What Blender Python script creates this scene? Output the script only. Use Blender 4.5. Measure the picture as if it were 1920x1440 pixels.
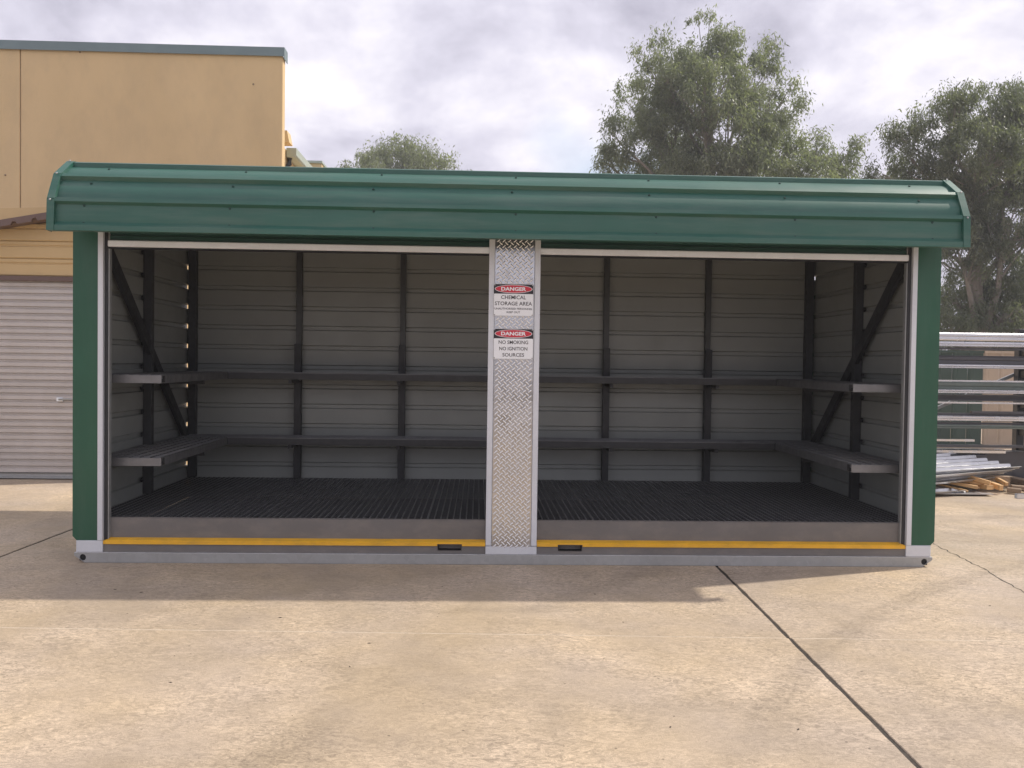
import bpy, bmesh, math, random
import numpy as np
from mathutils import Vector, Matrix

for o in list(bpy.data.objects):
    bpy.data.objects.remove(o, do_unlink=True)
scene = bpy.context.scene
COL = scene.collection
random.seed(7)
RNG = np.random.default_rng(11)

# ------------------------------------------------------------------ camera
F_PX = 1686.3
CAM = np.array([-0.2429, -6.2294, 1.4112])
YAW, PITCH, ROLL = 0.0376, -0.0245, 0.0137
cy_, sy_, cp_, sp_ = math.cos(YAW), math.sin(YAW), math.cos(PITCH), math.sin(PITCH)
FWD = np.array([sy_ * cp_, cy_ * cp_, sp_])
R0 = np.array([cy_, -sy_, 0.0])
U0 = np.cross(R0, FWD)
RIGHT = math.cos(ROLL) * R0 + math.sin(ROLL) * U0
UP = -math.sin(ROLL) * R0 + math.cos(ROLL) * U0
cam_d = bpy.data.cameras.new('camera')
cam = bpy.data.objects.new('camera', cam_d)
COL.objects.link(cam)
cam_d.sensor_width = 36.0
cam_d.lens = F_PX / 1920 * 36.0
cam_d.clip_end = 3000
M = Matrix([[RIGHT[i], UP[i], -FWD[i], CAM[i]] for i in range(3)] + [[0, 0, 0, 1]])
cam.matrix_world = M
scene.camera = cam

def at(px, py, Y):
    """point of the place seen at a photo pixel, on the plane y = Y"""
    d = RIGHT * (px - 960) / F_PX + UP * (720 - py) / F_PX + FWD
    t = (Y - CAM[1]) / d[1]
    return CAM + d * t

# ------------------------------------------------------------------ sky, sun, exposure
SUN_DIR = Vector((0.80, 0.270, 1.0)).normalized()          # towards the sun
SUN_EL = math.asin(SUN_DIR.z)
SUN_AZ = math.atan2(SUN_DIR.x, SUN_DIR.y)
world = bpy.data.worlds.new('World')
scene.world = world
world.use_nodes = True
wn, wl = world.node_tree.nodes, world.node_tree.links
wn.clear()
def N(nodes, t, **kw):
    n = nodes.new(t)
    for k, v in kw.items():
        setattr(n, k, v)
    return n
w_out = N(wn, 'ShaderNodeOutputWorld')
w_bg = N(wn, 'ShaderNodeBackground')
sky = N(wn, 'ShaderNodeTexSky')
sky.sky_type = 'NISHITA'
sky.sun_disc = False
sky.sun_elevation = SUN_EL
sky.sun_rotation = SUN_AZ
sky.air_density = 1.0
sky.dust_density = 2.0
skys = N(wn, 'ShaderNodeVectorMath', operation='SCALE')
skys.inputs['Scale'].default_value = 0.10
wl.new(sky.outputs[0], skys.inputs[0])
tc = N(wn, 'ShaderNodeTexCoord')
sep = N(wn, 'ShaderNodeSeparateXYZ')
wl.new(tc.outputs['Generated'], sep.inputs[0])
zc = N(wn, 'ShaderNodeMath', operation='MAXIMUM'); zc.inputs[1].default_value = 0.0
wl.new(sep.outputs['Z'], zc.inputs[0])
zz = N(wn, 'ShaderNodeMath', operation='ADD'); zz.inputs[1].default_value = 0.42
wl.new(zc.outputs[0], zz.inputs[0])
dx = N(wn, 'ShaderNodeMath', operation='DIVIDE'); wl.new(sep.outputs['X'], dx.inputs[0]); wl.new(zz.outputs[0], dx.inputs[1])
dy = N(wn, 'ShaderNodeMath', operation='DIVIDE'); wl.new(sep.outputs['Y'], dy.inputs[0]); wl.new(zz.outputs[0], dy.inputs[1])
cmb = N(wn, 'ShaderNodeCombineXYZ'); wl.new(dx.outputs[0], cmb.inputs[0]); wl.new(dy.outputs[0], cmb.inputs[1])
mp = N(wn, 'ShaderNodeMapping'); mp.inputs['Location'].default_value = (3.3, 1.7, 0.4)
wl.new(cmb.outputs[0], mp.inputs[0])
n1 = N(wn, 'ShaderNodeTexNoise'); n1.inputs['Scale'].default_value = 3.1; n1.inputs['Detail'].default_value = 6; n1.inputs['Roughness'].default_value = 0.56; n1.inputs['Distortion'].default_value = 0.15
wl.new(mp.outputs[0], n1.inputs['Vector'])
n2 = N(wn, 'ShaderNodeTexNoise'); n2.inputs['Scale'].default_value = 1.2; n2.inputs['Detail'].default_value = 2
mp2 = N(wn, 'ShaderNodeMapping'); mp2.inputs['Location'].default_value = (9.1, 4.4, 2.0)
wl.new(cmb.outputs[0], mp2.inputs[0]); wl.new(mp2.outputs[0], n2.inputs['Vector'])
cr = N(wn, 'ShaderNodeValToRGB')
cr.color_ramp.elements[0].position = 0.34; cr.color_ramp.elements[0].color = (0.30, 0.29, 0.36, 1)
cr.color_ramp.elements[1].position = 0.66; cr.color_ramp.elements[1].color = (0.76, 0.735, 0.775, 1)
e = cr.color_ramp.elements.new(0.50); e.color = (0.51, 0.495, 0.575, 1)
wl.new(n1.outputs['Fac'], cr.inputs[0])
gap = N(wn, 'ShaderNodeValToRGB')                           # few gaps of blue between the clouds
gap.color_ramp.elements[0].position = 0.30; gap.color_ramp.elements[0].color = (0, 0, 0, 1)
gap.color_ramp.elements[1].position = 0.37; gap.color_ramp.elements[1].color = (1, 1, 1, 1)
wl.new(n2.outputs['Fac'], gap.inputs[0])
mixw = N(wn, 'ShaderNodeMix', data_type='RGBA')
wl.new(gap.outputs[0], mixw.inputs['Factor'])
wl.new(skys.outputs[0], mixw.inputs['A']); wl.new(cr.outputs[0], mixw.inputs['B'])
wl.new(mixw.outputs['Result'], w_bg.inputs['Color'])
w_bg.inputs['Strength'].default_value = 1.0
wl.new(w_bg.outputs[0], w_out.inputs[0])

sun_d = bpy.data.lights.new('sun', 'SUN')
sun_d.energy = 2.3
sun_d.angle = math.radians(1.2)
sun_d.color = (1.0, 0.93, 0.82)
sun = bpy.data.objects.new('sun', sun_d)
COL.objects.link(sun)
sun.rotation_euler = (-SUN_DIR).to_track_quat('-Z', 'Y').to_euler()
sun.location = (20, 8, 30)

vs = scene.view_settings
vs.view_transform = 'Standard'
vs.look = 'None'
vs.gamma = 1.0
vs.use_curve_mapping = False
vs.exposure = 0.66

# ------------------------------------------------------------------ materials
def new_mat(name):
    m = bpy.data.materials.new(name)
    m.use_nodes = True
    nt = m.node_tree
    b = nt.nodes['Principled BSDF']
    return m, nt.nodes, nt.links, b

def mat(name, col, rough=0.6, metal=0.0, var=0.12, scale=3.0, bump=0.0, bscale=60.0, rvar=0.1, stretch=(1, 1, 1), spec=0.5, rnd=0.0, wave=0.0, dirt=None):
    """principled with blotchy colour and gloss variation, fine relief, and an optional shift for each object"""
    m, n, l, b = new_mat(name)
    g = N(n, 'ShaderNodeNewGeometry')
    mpn = N(n, 'ShaderNodeMapping'); mpn.inputs['Scale'].default_value = stretch
    l.new(g.outputs['Position'], mpn.inputs[0])
    no = N(n, 'ShaderNodeTexNoise'); no.inputs['Scale'].default_value = scale; no.inputs['Detail'].default_value = 7; no.inputs['Roughness'].default_value = 0.6
    l.new(mpn.outputs[0], no.inputs['Vector'])
    r = N(n, 'ShaderNodeMapRange'); r.inputs['From Min'].default_value = 0.3; r.inputs['From Max'].default_value = 0.7
    r.inputs['To Min'].default_value = 1 - var; r.inputs['To Max'].default_value = 1 + var
    l.new(no.outputs['Fac'], r.inputs['Value'])
    mul = N(n, 'ShaderNodeVectorMath', operation='SCALE'); mul.inputs[0].default_value = col[:3]
    last = r.outputs['Result']
    if rnd:
        oi = N(n, 'ShaderNodeObjectInfo')
        rr = N(n, 'ShaderNodeMapRange'); rr.inputs['To Min'].default_value = 1 - rnd; rr.inputs['To Max'].default_value = 1 + rnd
        l.new(oi.outputs['Random'], rr.inputs['Value'])
        mm = N(n, 'ShaderNodeMath', operation='MULTIPLY'); l.new(last, mm.inputs[0]); l.new(rr.outputs['Result'], mm.inputs[1])
        last = mm.outputs[0]
    l.new(last, mul.inputs['Scale'])
    if dirt:
        dcol, damt, dst = dirt                               # dust, runs and scuffs with a shape of their own
        mpd = N(n, 'ShaderNodeMapping'); mpd.inputs['Scale'].default_value = dst; mpd.inputs['Location'].default_value = (3.1, 7.7, 1.9)
        l.new(g.outputs['Position'], mpd.inputs[0])
        nd = N(n, 'ShaderNodeTexNoise'); nd.inputs['Scale'].default_value = 2.0; nd.inputs['Detail'].default_value = 6; nd.inputs['Roughness'].default_value = .7
        l.new(mpd.outputs[0], nd.inputs['Vector'])
        rd2 = N(n, 'ShaderNodeMapRange'); rd2.inputs['From Min'].default_value = .46; rd2.inputs['From Max'].default_value = .72; rd2.inputs['To Max'].default_value = damt
        l.new(nd.outputs['Fac'], rd2.inputs['Value'])
        md = N(n, 'ShaderNodeMix', data_type='RGBA'); l.new(rd2.outputs['Result'], md.inputs['Factor']); l.new(mul.outputs[0], md.inputs['A']); md.inputs['B'].default_value = (*dcol, 1)
        l.new(md.outputs['Result'], b.inputs['Base Color'])
    else:
        l.new(mul.outputs[0], b.inputs['Base Color'])
    b.inputs['Metallic'].default_value = metal
    b.inputs['Specular IOR Level'].default_value = spec
    r2 = N(n, 'ShaderNodeMapRange'); r2.inputs['From Min'].default_value = 0.3; r2.inputs['From Max'].default_value = 0.7
    r2.inputs['To Min'].default_value = max(rough - rvar, 0.03); r2.inputs['To Max'].default_value = min(rough + rvar, 1)
    no2 = N(n, 'ShaderNodeTexNoise'); no2.inputs['Scale'].default_value = scale * 2.7; no2.inputs['Detail'].default_value = 5
    l.new(mpn.outputs[0], no2.inputs['Vector']); l.new(no2.outputs['Fac'], r2.inputs['Value']); l.new(r2.outputs['Result'], b.inputs['Roughness'])
    if bump or wave:
        bn = N(n, 'ShaderNodeBump'); bn.inputs['Strength'].default_value = 1.0; bn.inputs['Distance'].default_value = bump if bump else wave
        nb = N(n, 'ShaderNodeTexNoise'); nb.inputs['Scale'].default_value = bscale; nb.inputs['Detail'].default_value = 5 if bump else 1
        l.new(mpn.outputs[0], nb.inputs['Vector']); l.new(nb.outputs['Fac'], bn.inputs['Height']); l.new(bn.outputs[0], b.inputs['Normal'])
    return m

def galv_mat(name, col, rough, metal, spangle=0.12, sscale=45):
    m, n, l, b = new_mat(name)
    g = N(n, 'ShaderNodeNewGeometry')
    vo = N(n, 'ShaderNodeTexVoronoi'); vo.inputs['Scale'].default_value = sscale
    l.new(g.outputs['Position'], vo.inputs['Vector'])
    no = N(n, 'ShaderNodeTexNoise'); no.inputs['Scale'].default_value = 2.3; no.inputs['Detail'].default_value = 6
    l.new(g.outputs['Position'], no.inputs['Vector'])
    sepc = N(n, 'ShaderNodeSeparateColor'); l.new(vo.outputs['Color'], sepc.inputs[0])
    ad = N(n, 'ShaderNodeMath', operation='MULTIPLY_ADD'); ad.inputs[1].default_value = spangle; ad.inputs[2].default_value = 1 - spangle * .5
    l.new(sepc.outputs[0], ad.inputs[0])
    ad2 = N(n, 'ShaderNodeMath', operation='MULTIPLY_ADD'); ad2.inputs[1].default_value = 0.3; ad2.inputs[2].default_value = 0.85
    l.new(no.outputs['Fac'], ad2.inputs[0])
    mu = N(n, 'ShaderNodeMath', operation='MULTIPLY'); l.new(ad.outputs[0], mu.inputs[0]); l.new(ad2.outputs[0], mu.inputs[1])
    sc = N(n, 'ShaderNodeVectorMath', operation='SCALE'); sc.inputs[0].default_value = col
    l.new(mu.outputs[0], sc.inputs['Scale']); l.new(sc.outputs[0], b.inputs['Base Color'])
    b.inputs['Metallic'].default_value = metal
    rr = N(n, 'ShaderNodeMath', operation='MULTIPLY_ADD'); rr.inputs[1].default_value = 0.15; rr.inputs[2].default_value = rough - .07
    l.new(sepc.outputs[1], rr.inputs[0]); l.new(rr.outputs[0], b.inputs['Roughness'])
    return m

def concrete_mat(name, col, rnd=0.05):
    m, n, l, b = new_mat(name)
    g = N(n, 'ShaderNodeNewGeometry')
    P = g.outputs['Position']
    def noise(sc, det=6, rough=.6, vec=P, dist=0):
        q = N(n, 'ShaderNodeTexNoise'); q.inputs['Scale'].default_value = sc; q.inputs['Detail'].default_value = det
        q.inputs['Roughness'].default_value = rough; q.inputs['Distortion'].default_value = dist
        l.new(vec, q.inputs['Vector']); return q.outputs['Fac']
    def rng(v, a, bb, c, d):
        q = N(n, 'ShaderNodeMapRange'); q.inputs['From Min'].default_value = a; q.inputs['From Max'].default_value = bb
        q.inputs['To Min'].default_value = c; q.inputs['To Max'].default_value = d; l.new(v, q.inputs['Value']); return q.outputs['Result']
    def mul(a, bb):
        q = N(n, 'ShaderNodeMath', operation='MULTIPLY'); l.new(a, q.inputs[0]); l.new(bb, q.inputs[1]); return q.outputs[0]
    big = rng(noise(0.55, 5, .6), .3, .7, .80, 1.15)
    mid = rng(noise(2.6, 5, .68, dist=.8), .3, .7, .87, 1.11)
    # trowelled flakes a centimetre or two across, stretched and torn
    mpf = N(n, 'ShaderNodeMapping'); mpf.inputs['Scale'].default_value = (0.62, 1.0, 1.0); mpf.inputs['Rotation'].default_value = (0, 0, .35)
    l.new(P, mpf.inputs[0])
    fl = noise(46, 3, .72, mpf.outputs[0], 1.3)
    wear = rng(noise(1.1, 4, .6), .38, .62, 0.30, 1.0)
    flr = rng(fl, .36, .64, -.34, .30)
    fm = mul(flr, wear)
    ad = N(n, 'ShaderNodeMath', operation='ADD'); ad.inputs[1].default_value = 1.0; l.new(fm, ad.inputs[0])
    fine = rng(noise(230, 2, .5), .3, .7, .84, 1.16)
    # pits
    vo = N(n, 'ShaderNodeTexVoronoi'); vo.inputs['Scale'].default_value = 9; vo.inputs['Randomness'].default_value = 1; l.new(P, vo.inputs['Vector'])
    pit = rng(vo.outputs['Distance'], 0.035, 0.06, .45, 1)
    # old tyre scuffs: stretched dark smears
    mps = N(n, 'ShaderNodeMapping'); mps.inputs['Scale'].default_value = (0.35, 2.6, 1); mps.inputs['Rotation'].default_value = (0, 0, -.35); l.new(P, mps.inputs[0])
    smear = rng(noise(1.0, 5, .6, mps.outputs[0], .6), .56, .74, 1.0, .80)
    for cxy, rad_, wd_, amt in (((7.5, -6.5, 0), 7.6, .10, .15), ((7.4, -6.6, 0), 9.1, .11, .13), ((-9, -3.0, 0), 8.2, .10, .10), ((3.5, 4.5, 0), 7.9, .09, .08)):
        vd = N(n, 'ShaderNodeVectorMath', operation='DISTANCE'); l.new(P, vd.inputs[0]); vd.inputs[1].default_value = cxy
        sb = N(n, 'ShaderNodeMath', operation='SUBTRACT'); l.new(vd.outputs['Value'], sb.inputs[0]); sb.inputs[1].default_value = rad_
        ab = N(n, 'ShaderNodeMath', operation='ABSOLUTE'); l.new(sb.outputs[0], ab.inputs[0])
        band = rng(ab.outputs[0], wd_ * .45, wd_, amt, 0)
        bb2 = mul(band, wear)
        inv = N(n, 'ShaderNodeMath', operation='SUBTRACT'); inv.inputs[0].default_value = 1.0; l.new(bb2, inv.inputs[1])
        smear = mul(smear, inv.outputs[0])
    tot = mul(mul(mul(big, mid), mul(ad.outputs[0], fine)), mul(pit, smear))
    oi = N(n, 'ShaderNodeObjectInfo'); tot = mul(tot, rng(oi.outputs['Random'], 0, 1, 1 - rnd, 1 + rnd))
    hue = N(n, 'ShaderNodeMix', data_type='RGBA'); hue.inputs['A'].default_value = (*col, 1)
    hue.inputs['B'].default_value = (col[0] * .95, col[1] * .985, col[2] * 1.12, 1)
    l.new(rng(noise(.9, 4, .6), .35, .65, 0, 1), hue.inputs['Factor'])
    sc = N(n, 'ShaderNodeVectorMath', operation='SCALE'); l.new(hue.outputs['Result'], sc.inputs[0]); l.new(tot, sc.inputs['Scale'])
    l.new(sc.outputs[0], b.inputs['Base Color'])
    l.new(rng(noise(3.0, 5), .3, .7, .62, .85), b.inputs['Roughness'])
    bn = N(n, 'ShaderNodeBump'); bn.inputs['Strength'].default_value = 0.9; bn.inputs['Distance'].default_value = 0.0032
    hh = N(n, 'ShaderNodeMath', operation='MULTIPLY_ADD'); hh.inputs[1].default_value = .25; l.new(fine, hh.inputs[0]); l.new(fl, hh.inputs[2])
    l.new(hh.outputs[0], bn.inputs['Height']); l.new(bn.outputs[0], b.inputs['Normal'])
    return m

def leaf_mat(name, c1, c2, trans=0.35):
    m, n, l, b = new_mat(name)
    at_ = N(n, 'ShaderNodeAttribute'); at_.attribute_name = 'shade'
    mx = N(n, 'ShaderNodeMix', data_type='RGBA'); mx.inputs['A'].default_value = (*c1, 1); mx.inputs['B'].default_value = (*c2, 1)
    l.new(at_.outputs['Fac'], mx.inputs['Factor'])
    l.new(mx.outputs['Result'], b.inputs['Base Color'])
    b.inputs['Roughness'].default_value = 0.45
    tr = N(n, 'ShaderNodeBsdfTranslucent')
    tw = N(n, 'ShaderNodeMix', data_type='RGBA'); tw.blend_type = 'MULTIPLY'; tw.inputs['Factor'].default_value = 1
    l.new(mx.outputs['Result'], tw.inputs['A']); tw.inputs['B'].default_value = (1.5, 1.7, .8, 1); l.new(tw.outputs['Result'], tr.inputs['Color'])
    ms = N(n, 'ShaderNodeMixShader'); ms.inputs[0].default_value = trans
    l.new(b.outputs[0], ms.inputs[1]); l.new(tr.outputs[0], ms.inputs[2])
    l.new(ms.outputs[0], n['Material Output'].inputs[0])
    return m

MT = {}
MT['green'] = mat('green_painted_steel', (0.017, 0.092, 0.052), .40, 0, .10, 2.0, dirt=((.22, .22, .19), .07, (5, 5, .6)), wave=.0012, bscale=5, rvar=.06)
MT['green_roof'] = mat('green_roof_steel', (0.018, 0.104, 0.074), .50, 0, .10, 1.4, wave=.004, bscale=2.6, rvar=.08, spec=.75, dirt=((.30, .30, .27), .16, (.5, 6, 6)))
MT['green_slat'] = mat('green_door_slat', (0.02, 0.07, 0.055), .4, 0, .06, 2.0)
MT['lining'] = mat('pale_sheet_inside', (0.30, 0.315, 0.30), .42, 0, .06, 2.5, wave=.001, bscale=6)
MT['galv'] = galv_mat('galvanised_steel', (.62, .63, .64), .42, .55)
MT['galv_dull'] = galv_mat('dull_galvanised_steel', (.40, .41, .41), .48, .5, .10, 30)
MT['galv_dark'] = galv_mat('weathered_steel', (.058, .06, .063), .5, .35, .12, 30)
MT['stud'] = galv_mat('old_stud_steel', (.07, .073, .072), .45, .4, .08, 30)
MT['guide'] = galv_mat('pale_guide_channel', (.67, .695, .735), .45, .1, .03, 60)
MT['alu'] = galv_mat('brushed_aluminium', (.89, .93, .97), .32, .0, .01, 20)
MT['tread'] = galv_mat('tread_plate', (.52, .52, .53), .20, .95, .03, 20)
MT['tread_lug'] = galv_mat('worn_lit_tread_lug', (.80, .80, .80), .25, .9, .02, 20)  # lugs paler than the plate: reflected sky put into the colour, besides wear polish
MT['frame_dark'] = mat('dark_steel_frame', (.034, .035, .038), .5, .2, .15, 6)
MT['bund'] = mat('grey_painted_bund', (.165, .155, .148), .5, 0, .10, 2.2, rvar=.12, dirt=((.38, .33, .27), .22, (2.5, 5, 5)))
MT['grate'] = mat('steel_grating', (.07, .07, .073), .42, .4, .08, 9)
MT['grate_top'] = mat('lit_grating_bar', (.30, .30, .305), .36, .6, .06, 9)  # long bars paler than the cross bars: light on them put into the colour
MT['shelf_bar'] = mat('steel_shelf_bar', (.20, .20, .205), .45, .5, .15, 9)
MT['yellow'] = mat('safety_yellow_paint', (.86, .46, .03), .42, 0, .10, 7, dirt=((.25, .17, .07), .35, (3, 9, 9)))
MT['black'] = mat('matt_black', (.012, .012, .014), .7, 0, .1, 4)
MT['sign_white'] = mat('sign_white', (.89, .915, .94), .35, 0, .02, 8)
MT['sign_black'] = mat('sign_black', (.018, .014, .02), .35, 0, .05, 8)
MT['sign_red'] = mat('sign_red', (.60, .03, .055), .35, 0, .05, 8)
MT['screw'] = galv_mat('screw_steel', (.5, .5, .5), .4, .8, .05)
MT['screw_green'] = mat('green_screw', (.012, .045, .035), .4, 0)
MT['concrete'] = concrete_mat('yard_concrete', (.50, .39, .262))
MT['ground'] = mat('earth_and_gravel', (.16, .13, .095), .9, 0, .3, .6, bump=.01, bscale=30)
MT['mastic'] = mat('dark_joint_sealant', (.045, .036, .028), .8, 0, .45, 25, bump=.004, bscale=60)
MT['grout'] = mat('pale_joint_filler', (.60, .51, .39), .8, 0, .25, 12)
MT['yellow_wall'] = mat('cream_yellow_render', (.74, .55, .30), .8, 0, .08, .7, bump=.002, bscale=70, stretch=(1, 1, .45), dirt=((.40, .31, .20), .22, (.8, .8, .45)))
MT['yellow_clad'] = mat('yellow_sheet', (.64, .46, .23), .5, 0, .06, 1.5)
MT['brown'] = mat('brown_trim', (.16, .105, .088), .5, 0, .12, 3)
MT['cap'] = mat('blue_grey_capping', (.19, .255, .265), .45, 0, .08, 2)
MT['gutter'] = mat('pale_green_gutter', (.42, .47, .40), .5, 0, .08, 2)
MT['door'] = mat('pale_roller_slat', (.58, .54, .515), .42, 0, .06, 2.0, rnd=.04, dirt=((.35, .29, .23), .22, (1.2, 1.2, .5)))
MT['fence_green'] = mat('dark_green_fence', (.045, .075, .06), .5, 0, .1, 2, rnd=.06)
MT['fence_beige'] = mat('beige_fence', (.45, .36, .27), .5, 0, .1, 2, rnd=.05)
MT['zinc'] = galv_mat('bright_zinc_section', (.66, .66, .68), .25, 1.0, .02, 10)
MT['zinc_grey'] = galv_mat('grey_zinc_section', (.10, .10, .11), .35, .5, .03, 10)
MT['zinc_sage'] = galv_mat('sage_coated_section', (.16, .19, .17), .5, .2, .08, 25)
MT['sheet_steel'] = galv_mat('zincalume_sheet', (.62, .62, .63), .34, .9, .04, 10)
MT['timber'] = mat('sawn_pine', (.60, .37, .17), .7, 0, .22, 9, bump=.001, bscale=40, stretch=(.25, 3, 3), rnd=.12)
MT['timber_old'] = mat('weathered_hardwood', (.30, .22, .15), .8, 0, .25, 9, stretch=(.25, 3, 3), rnd=.12)
MT['bark'] = mat('pale_gum_bark', (.26, .23, .195), .85, 0, .35, 2.2, bump=.01, bscale=12, stretch=(1, 1, .4))
MT['leaf_a'] = leaf_mat('gum_leaf', (.12, .138, .108), (.285, .30, .22), .42)  # leaf tones raised here and below; part of the haze is in the colour
MT['leaf_b'] = leaf_mat('gum_leaf_dark', (.085, .10, .077), (.215, .228, .165), .40)
MT['leaf_c'] = leaf_mat('gum_leaf_far', (.15, .165, .12), (.28, .295, .205), .42)

# ------------------------------------------------------------------ mesh helpers
class MB:
    def __init__(self):
        self.v, self.f, self.m = [], [], []
    def face_block(self, vs, fs, mi=0):
        b = len(self.v); self.v += [tuple(map(float, q)) for q in vs]
        self.f += [tuple(b + i for i in q) for q in fs]; self.m += [mi] * len(fs)
        return self
    def box(self, x0, x1, y0, y1, z0, z1, mi=0):
        vs = [(x, y, z) for z in (z0, z1) for y in (y0, y1) for x in (x0, x1)]
        return self.face_block(vs, [(0, 2, 3, 1), (4, 5, 7, 6), (0, 1, 5, 4), (2, 6, 7, 3), (0, 4, 6, 2), (1, 3, 7, 5)], mi)
    def bar(self, a, b, w, h, up=(0, 0, 1), mi=0):
        """rectangular bar from a to b, w across, h along up"""
        a, b = Vector(a), Vector(b); d = (b - a).normalized(); up = Vector(up)
        s = d.cross(up).normalized(); u = s.cross(d).normalized()
        vs = [p + s * i * w / 2 + u * j * h / 2 for p in (a, b) for j in (-1, 1) for i in (-1, 1)]
        return self.face_block(vs, [(0, 1, 3, 2), (4, 6, 7, 5), (0, 4, 5, 1), (2, 3, 7, 6), (0, 2, 6, 4), (1, 5, 7, 3)], mi)
    def extrude(self, prof, to3, t0, t1, mi=0, mi_caps=None, closed=True):
        """closed 2d profile -> prism between t0 and t1; to3(u, v, t) gives the point"""
        n = len(prof)
        vs = [to3(u, v, t) for t in (t0, t1) for u, v in prof]
        fs = [(i, (i + 1) % n, n + (i + 1) % n, n + i) for i in range(n if closed else n - 1)]
        self.face_block(vs, fs, mi)
        if closed:
            self.face_block([], [], 0)
            b = len(self.v) - 2 * n
            self.f.append(tuple(b + i for i in reversed(range(n)))); self.f.append(tuple(b + n + i for i in range(n)))
            self.m += [mi if mi_caps is None else mi_caps] * 2
        return self
    def tube(self, pts, rad, seg=8, mi=0, caps=True):
        pts = [Vector(p) for p in pts]; n = len(pts); rings = []
        for i, p in enumerate(pts):
            d = (pts[min(i + 1, n - 1)] - pts[max(i - 1, 0)]).normalized()
            a = d.cross(Vector((.31, .17, .93)))
            if a.length < .05: a = d.cross(Vector((1, 0, 0)))
            a.normalize(); b = d.cross(a)
            r = rad[i] if hasattr(rad, '__len__') else rad
            rings.append([p + (a * math.cos(t) + b * math.sin(t)) * r for t in [2 * math.pi * k / seg for k in range(seg)]])
        vs = [q for rg in rings for q in rg]
        fs = [(i * seg + k, i * seg + (k + 1) % seg, (i + 1) * seg + (k + 1) % seg, (i + 1) * seg + k) for i in range(n - 1) for k in range(seg)]
        if caps:
            fs += [tuple(reversed(range(seg))), tuple((n - 1) * seg + k for k in range(seg))]
        return self.face_block(vs, fs, mi)
    def mesh(self, name, mats, origin=(0, 0, 0), bevel=0.0, smooth=None, fix=True):
        me = bpy.data.meshes.new(name)
        o = Vector(origin)
        bm = bmesh.new()
        bv = [bm.verts.new(Vector(v) - o) for v in self.v]
        for f, mi in zip(self.f, self.m):
            try:
                fc = bm.faces.new([bv[i] for i in f]); fc.material_index = mi
            except ValueError:
                pass
        if fix:
            bmesh.ops.recalc_face_normals(bm, faces=bm.faces)
        if bevel:
            es = [e_ for e_ in bm.edges if len(e_.link_faces) == 2 and e_.calc_face_angle(0) > .5]
            bmesh.ops.bevel(bm, geom=es, offset=bevel, segments=1, affect='EDGES', profile=.5, clamp_overlap=True)
        bm.to_mesh(me); bm.free()
        for m_ in (mats if isinstance(mats, (list, tuple)) else [mats]):
            me.materials.append(MT[m_])
        if smooth is not None:
            for p in me.polygons: p.use_smooth = True
            me.set_sharp_from_angle(angle=math.radians(smooth))
        return me
    def build(self, name, mats, parent=None, **kw):
        org = world_of(parent) if parent is not None else kw.pop('origin', (0, 0, 0))
        kw.pop('origin', None)
        me = self.mesh(name, mats, org, **kw)
        o = bpy.data.objects.new(name, me); COL.objects.link(o)
        if parent is not None: o.parent = parent
        else: o.location = org
        return o

def world_of(o):
    l = Vector((0, 0, 0))
    while o is not None:
        l = l + o.location; o = o.parent
    return l
def put(name, me, loc, parent, rot=None):
    o = bpy.data.objects.new(name, me); COL.objects.link(o)
    o.parent = parent; o.location = Vector(loc) - world_of(parent)
    if rot: o.rotation_euler = rot
    return o
def thing(name, label, cat, loc=(0, 0, 0), group=None):
    o = bpy.data.objects.new(name, None); COL.objects.link(o); o.location = loc
    o.empty_display_size = .2
    tag(o, label, cat, group); return o
def tag(o, label, cat, group=None):
    o['label'] = label; o['category'] = cat
    if group: o['group'] = group
    return o
def plate(name, outline, holes, y0, y1, mats, parent, bevel=0):
    """flat plate in the x-z plane with holes through it, between y0 and y1"""
    bm = bmesh.new(); edges = []
    org = world_of(parent)
    for loop in [outline] + holes:
        vs_ = [bm.verts.new((x - org.x, y0 - org.y, z - org.z)) for x, z in loop]
        edges += [bm.edges.new((vs_[i], vs_[(i + 1) % len(vs_)])) for i in range(len(vs_))]
    r = bmesh.ops.triangle_fill(bm, edges=edges, use_beauty=True)
    fcs = [g for g in r['geom'] if isinstance(g, bmesh.types.BMFace)]
    ex = bmesh.ops.extrude_face_region(bm, geom=fcs)
    bmesh.ops.translate(bm, verts=[g for g in ex['geom'] if isinstance(g, bmesh.types.BMVert)], vec=(0, y1 - y0, 0))
    bmesh.ops.recalc_face_normals(bm, faces=bm.faces)
    me = bpy.data.meshes.new(name); bm.to_mesh(me); bm.free()
    me.materials.append(MT[mats])
    o = bpy.data.objects.new(name, me); COL.objects.link(o); o.parent = parent
    return o
def circle(cx, cz, r, n=20):
    return [(cx + r * math.cos(2 * math.pi * i / n), cz + r * math.sin(2 * math.pi * i / n)) for i in range(n)]

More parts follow.
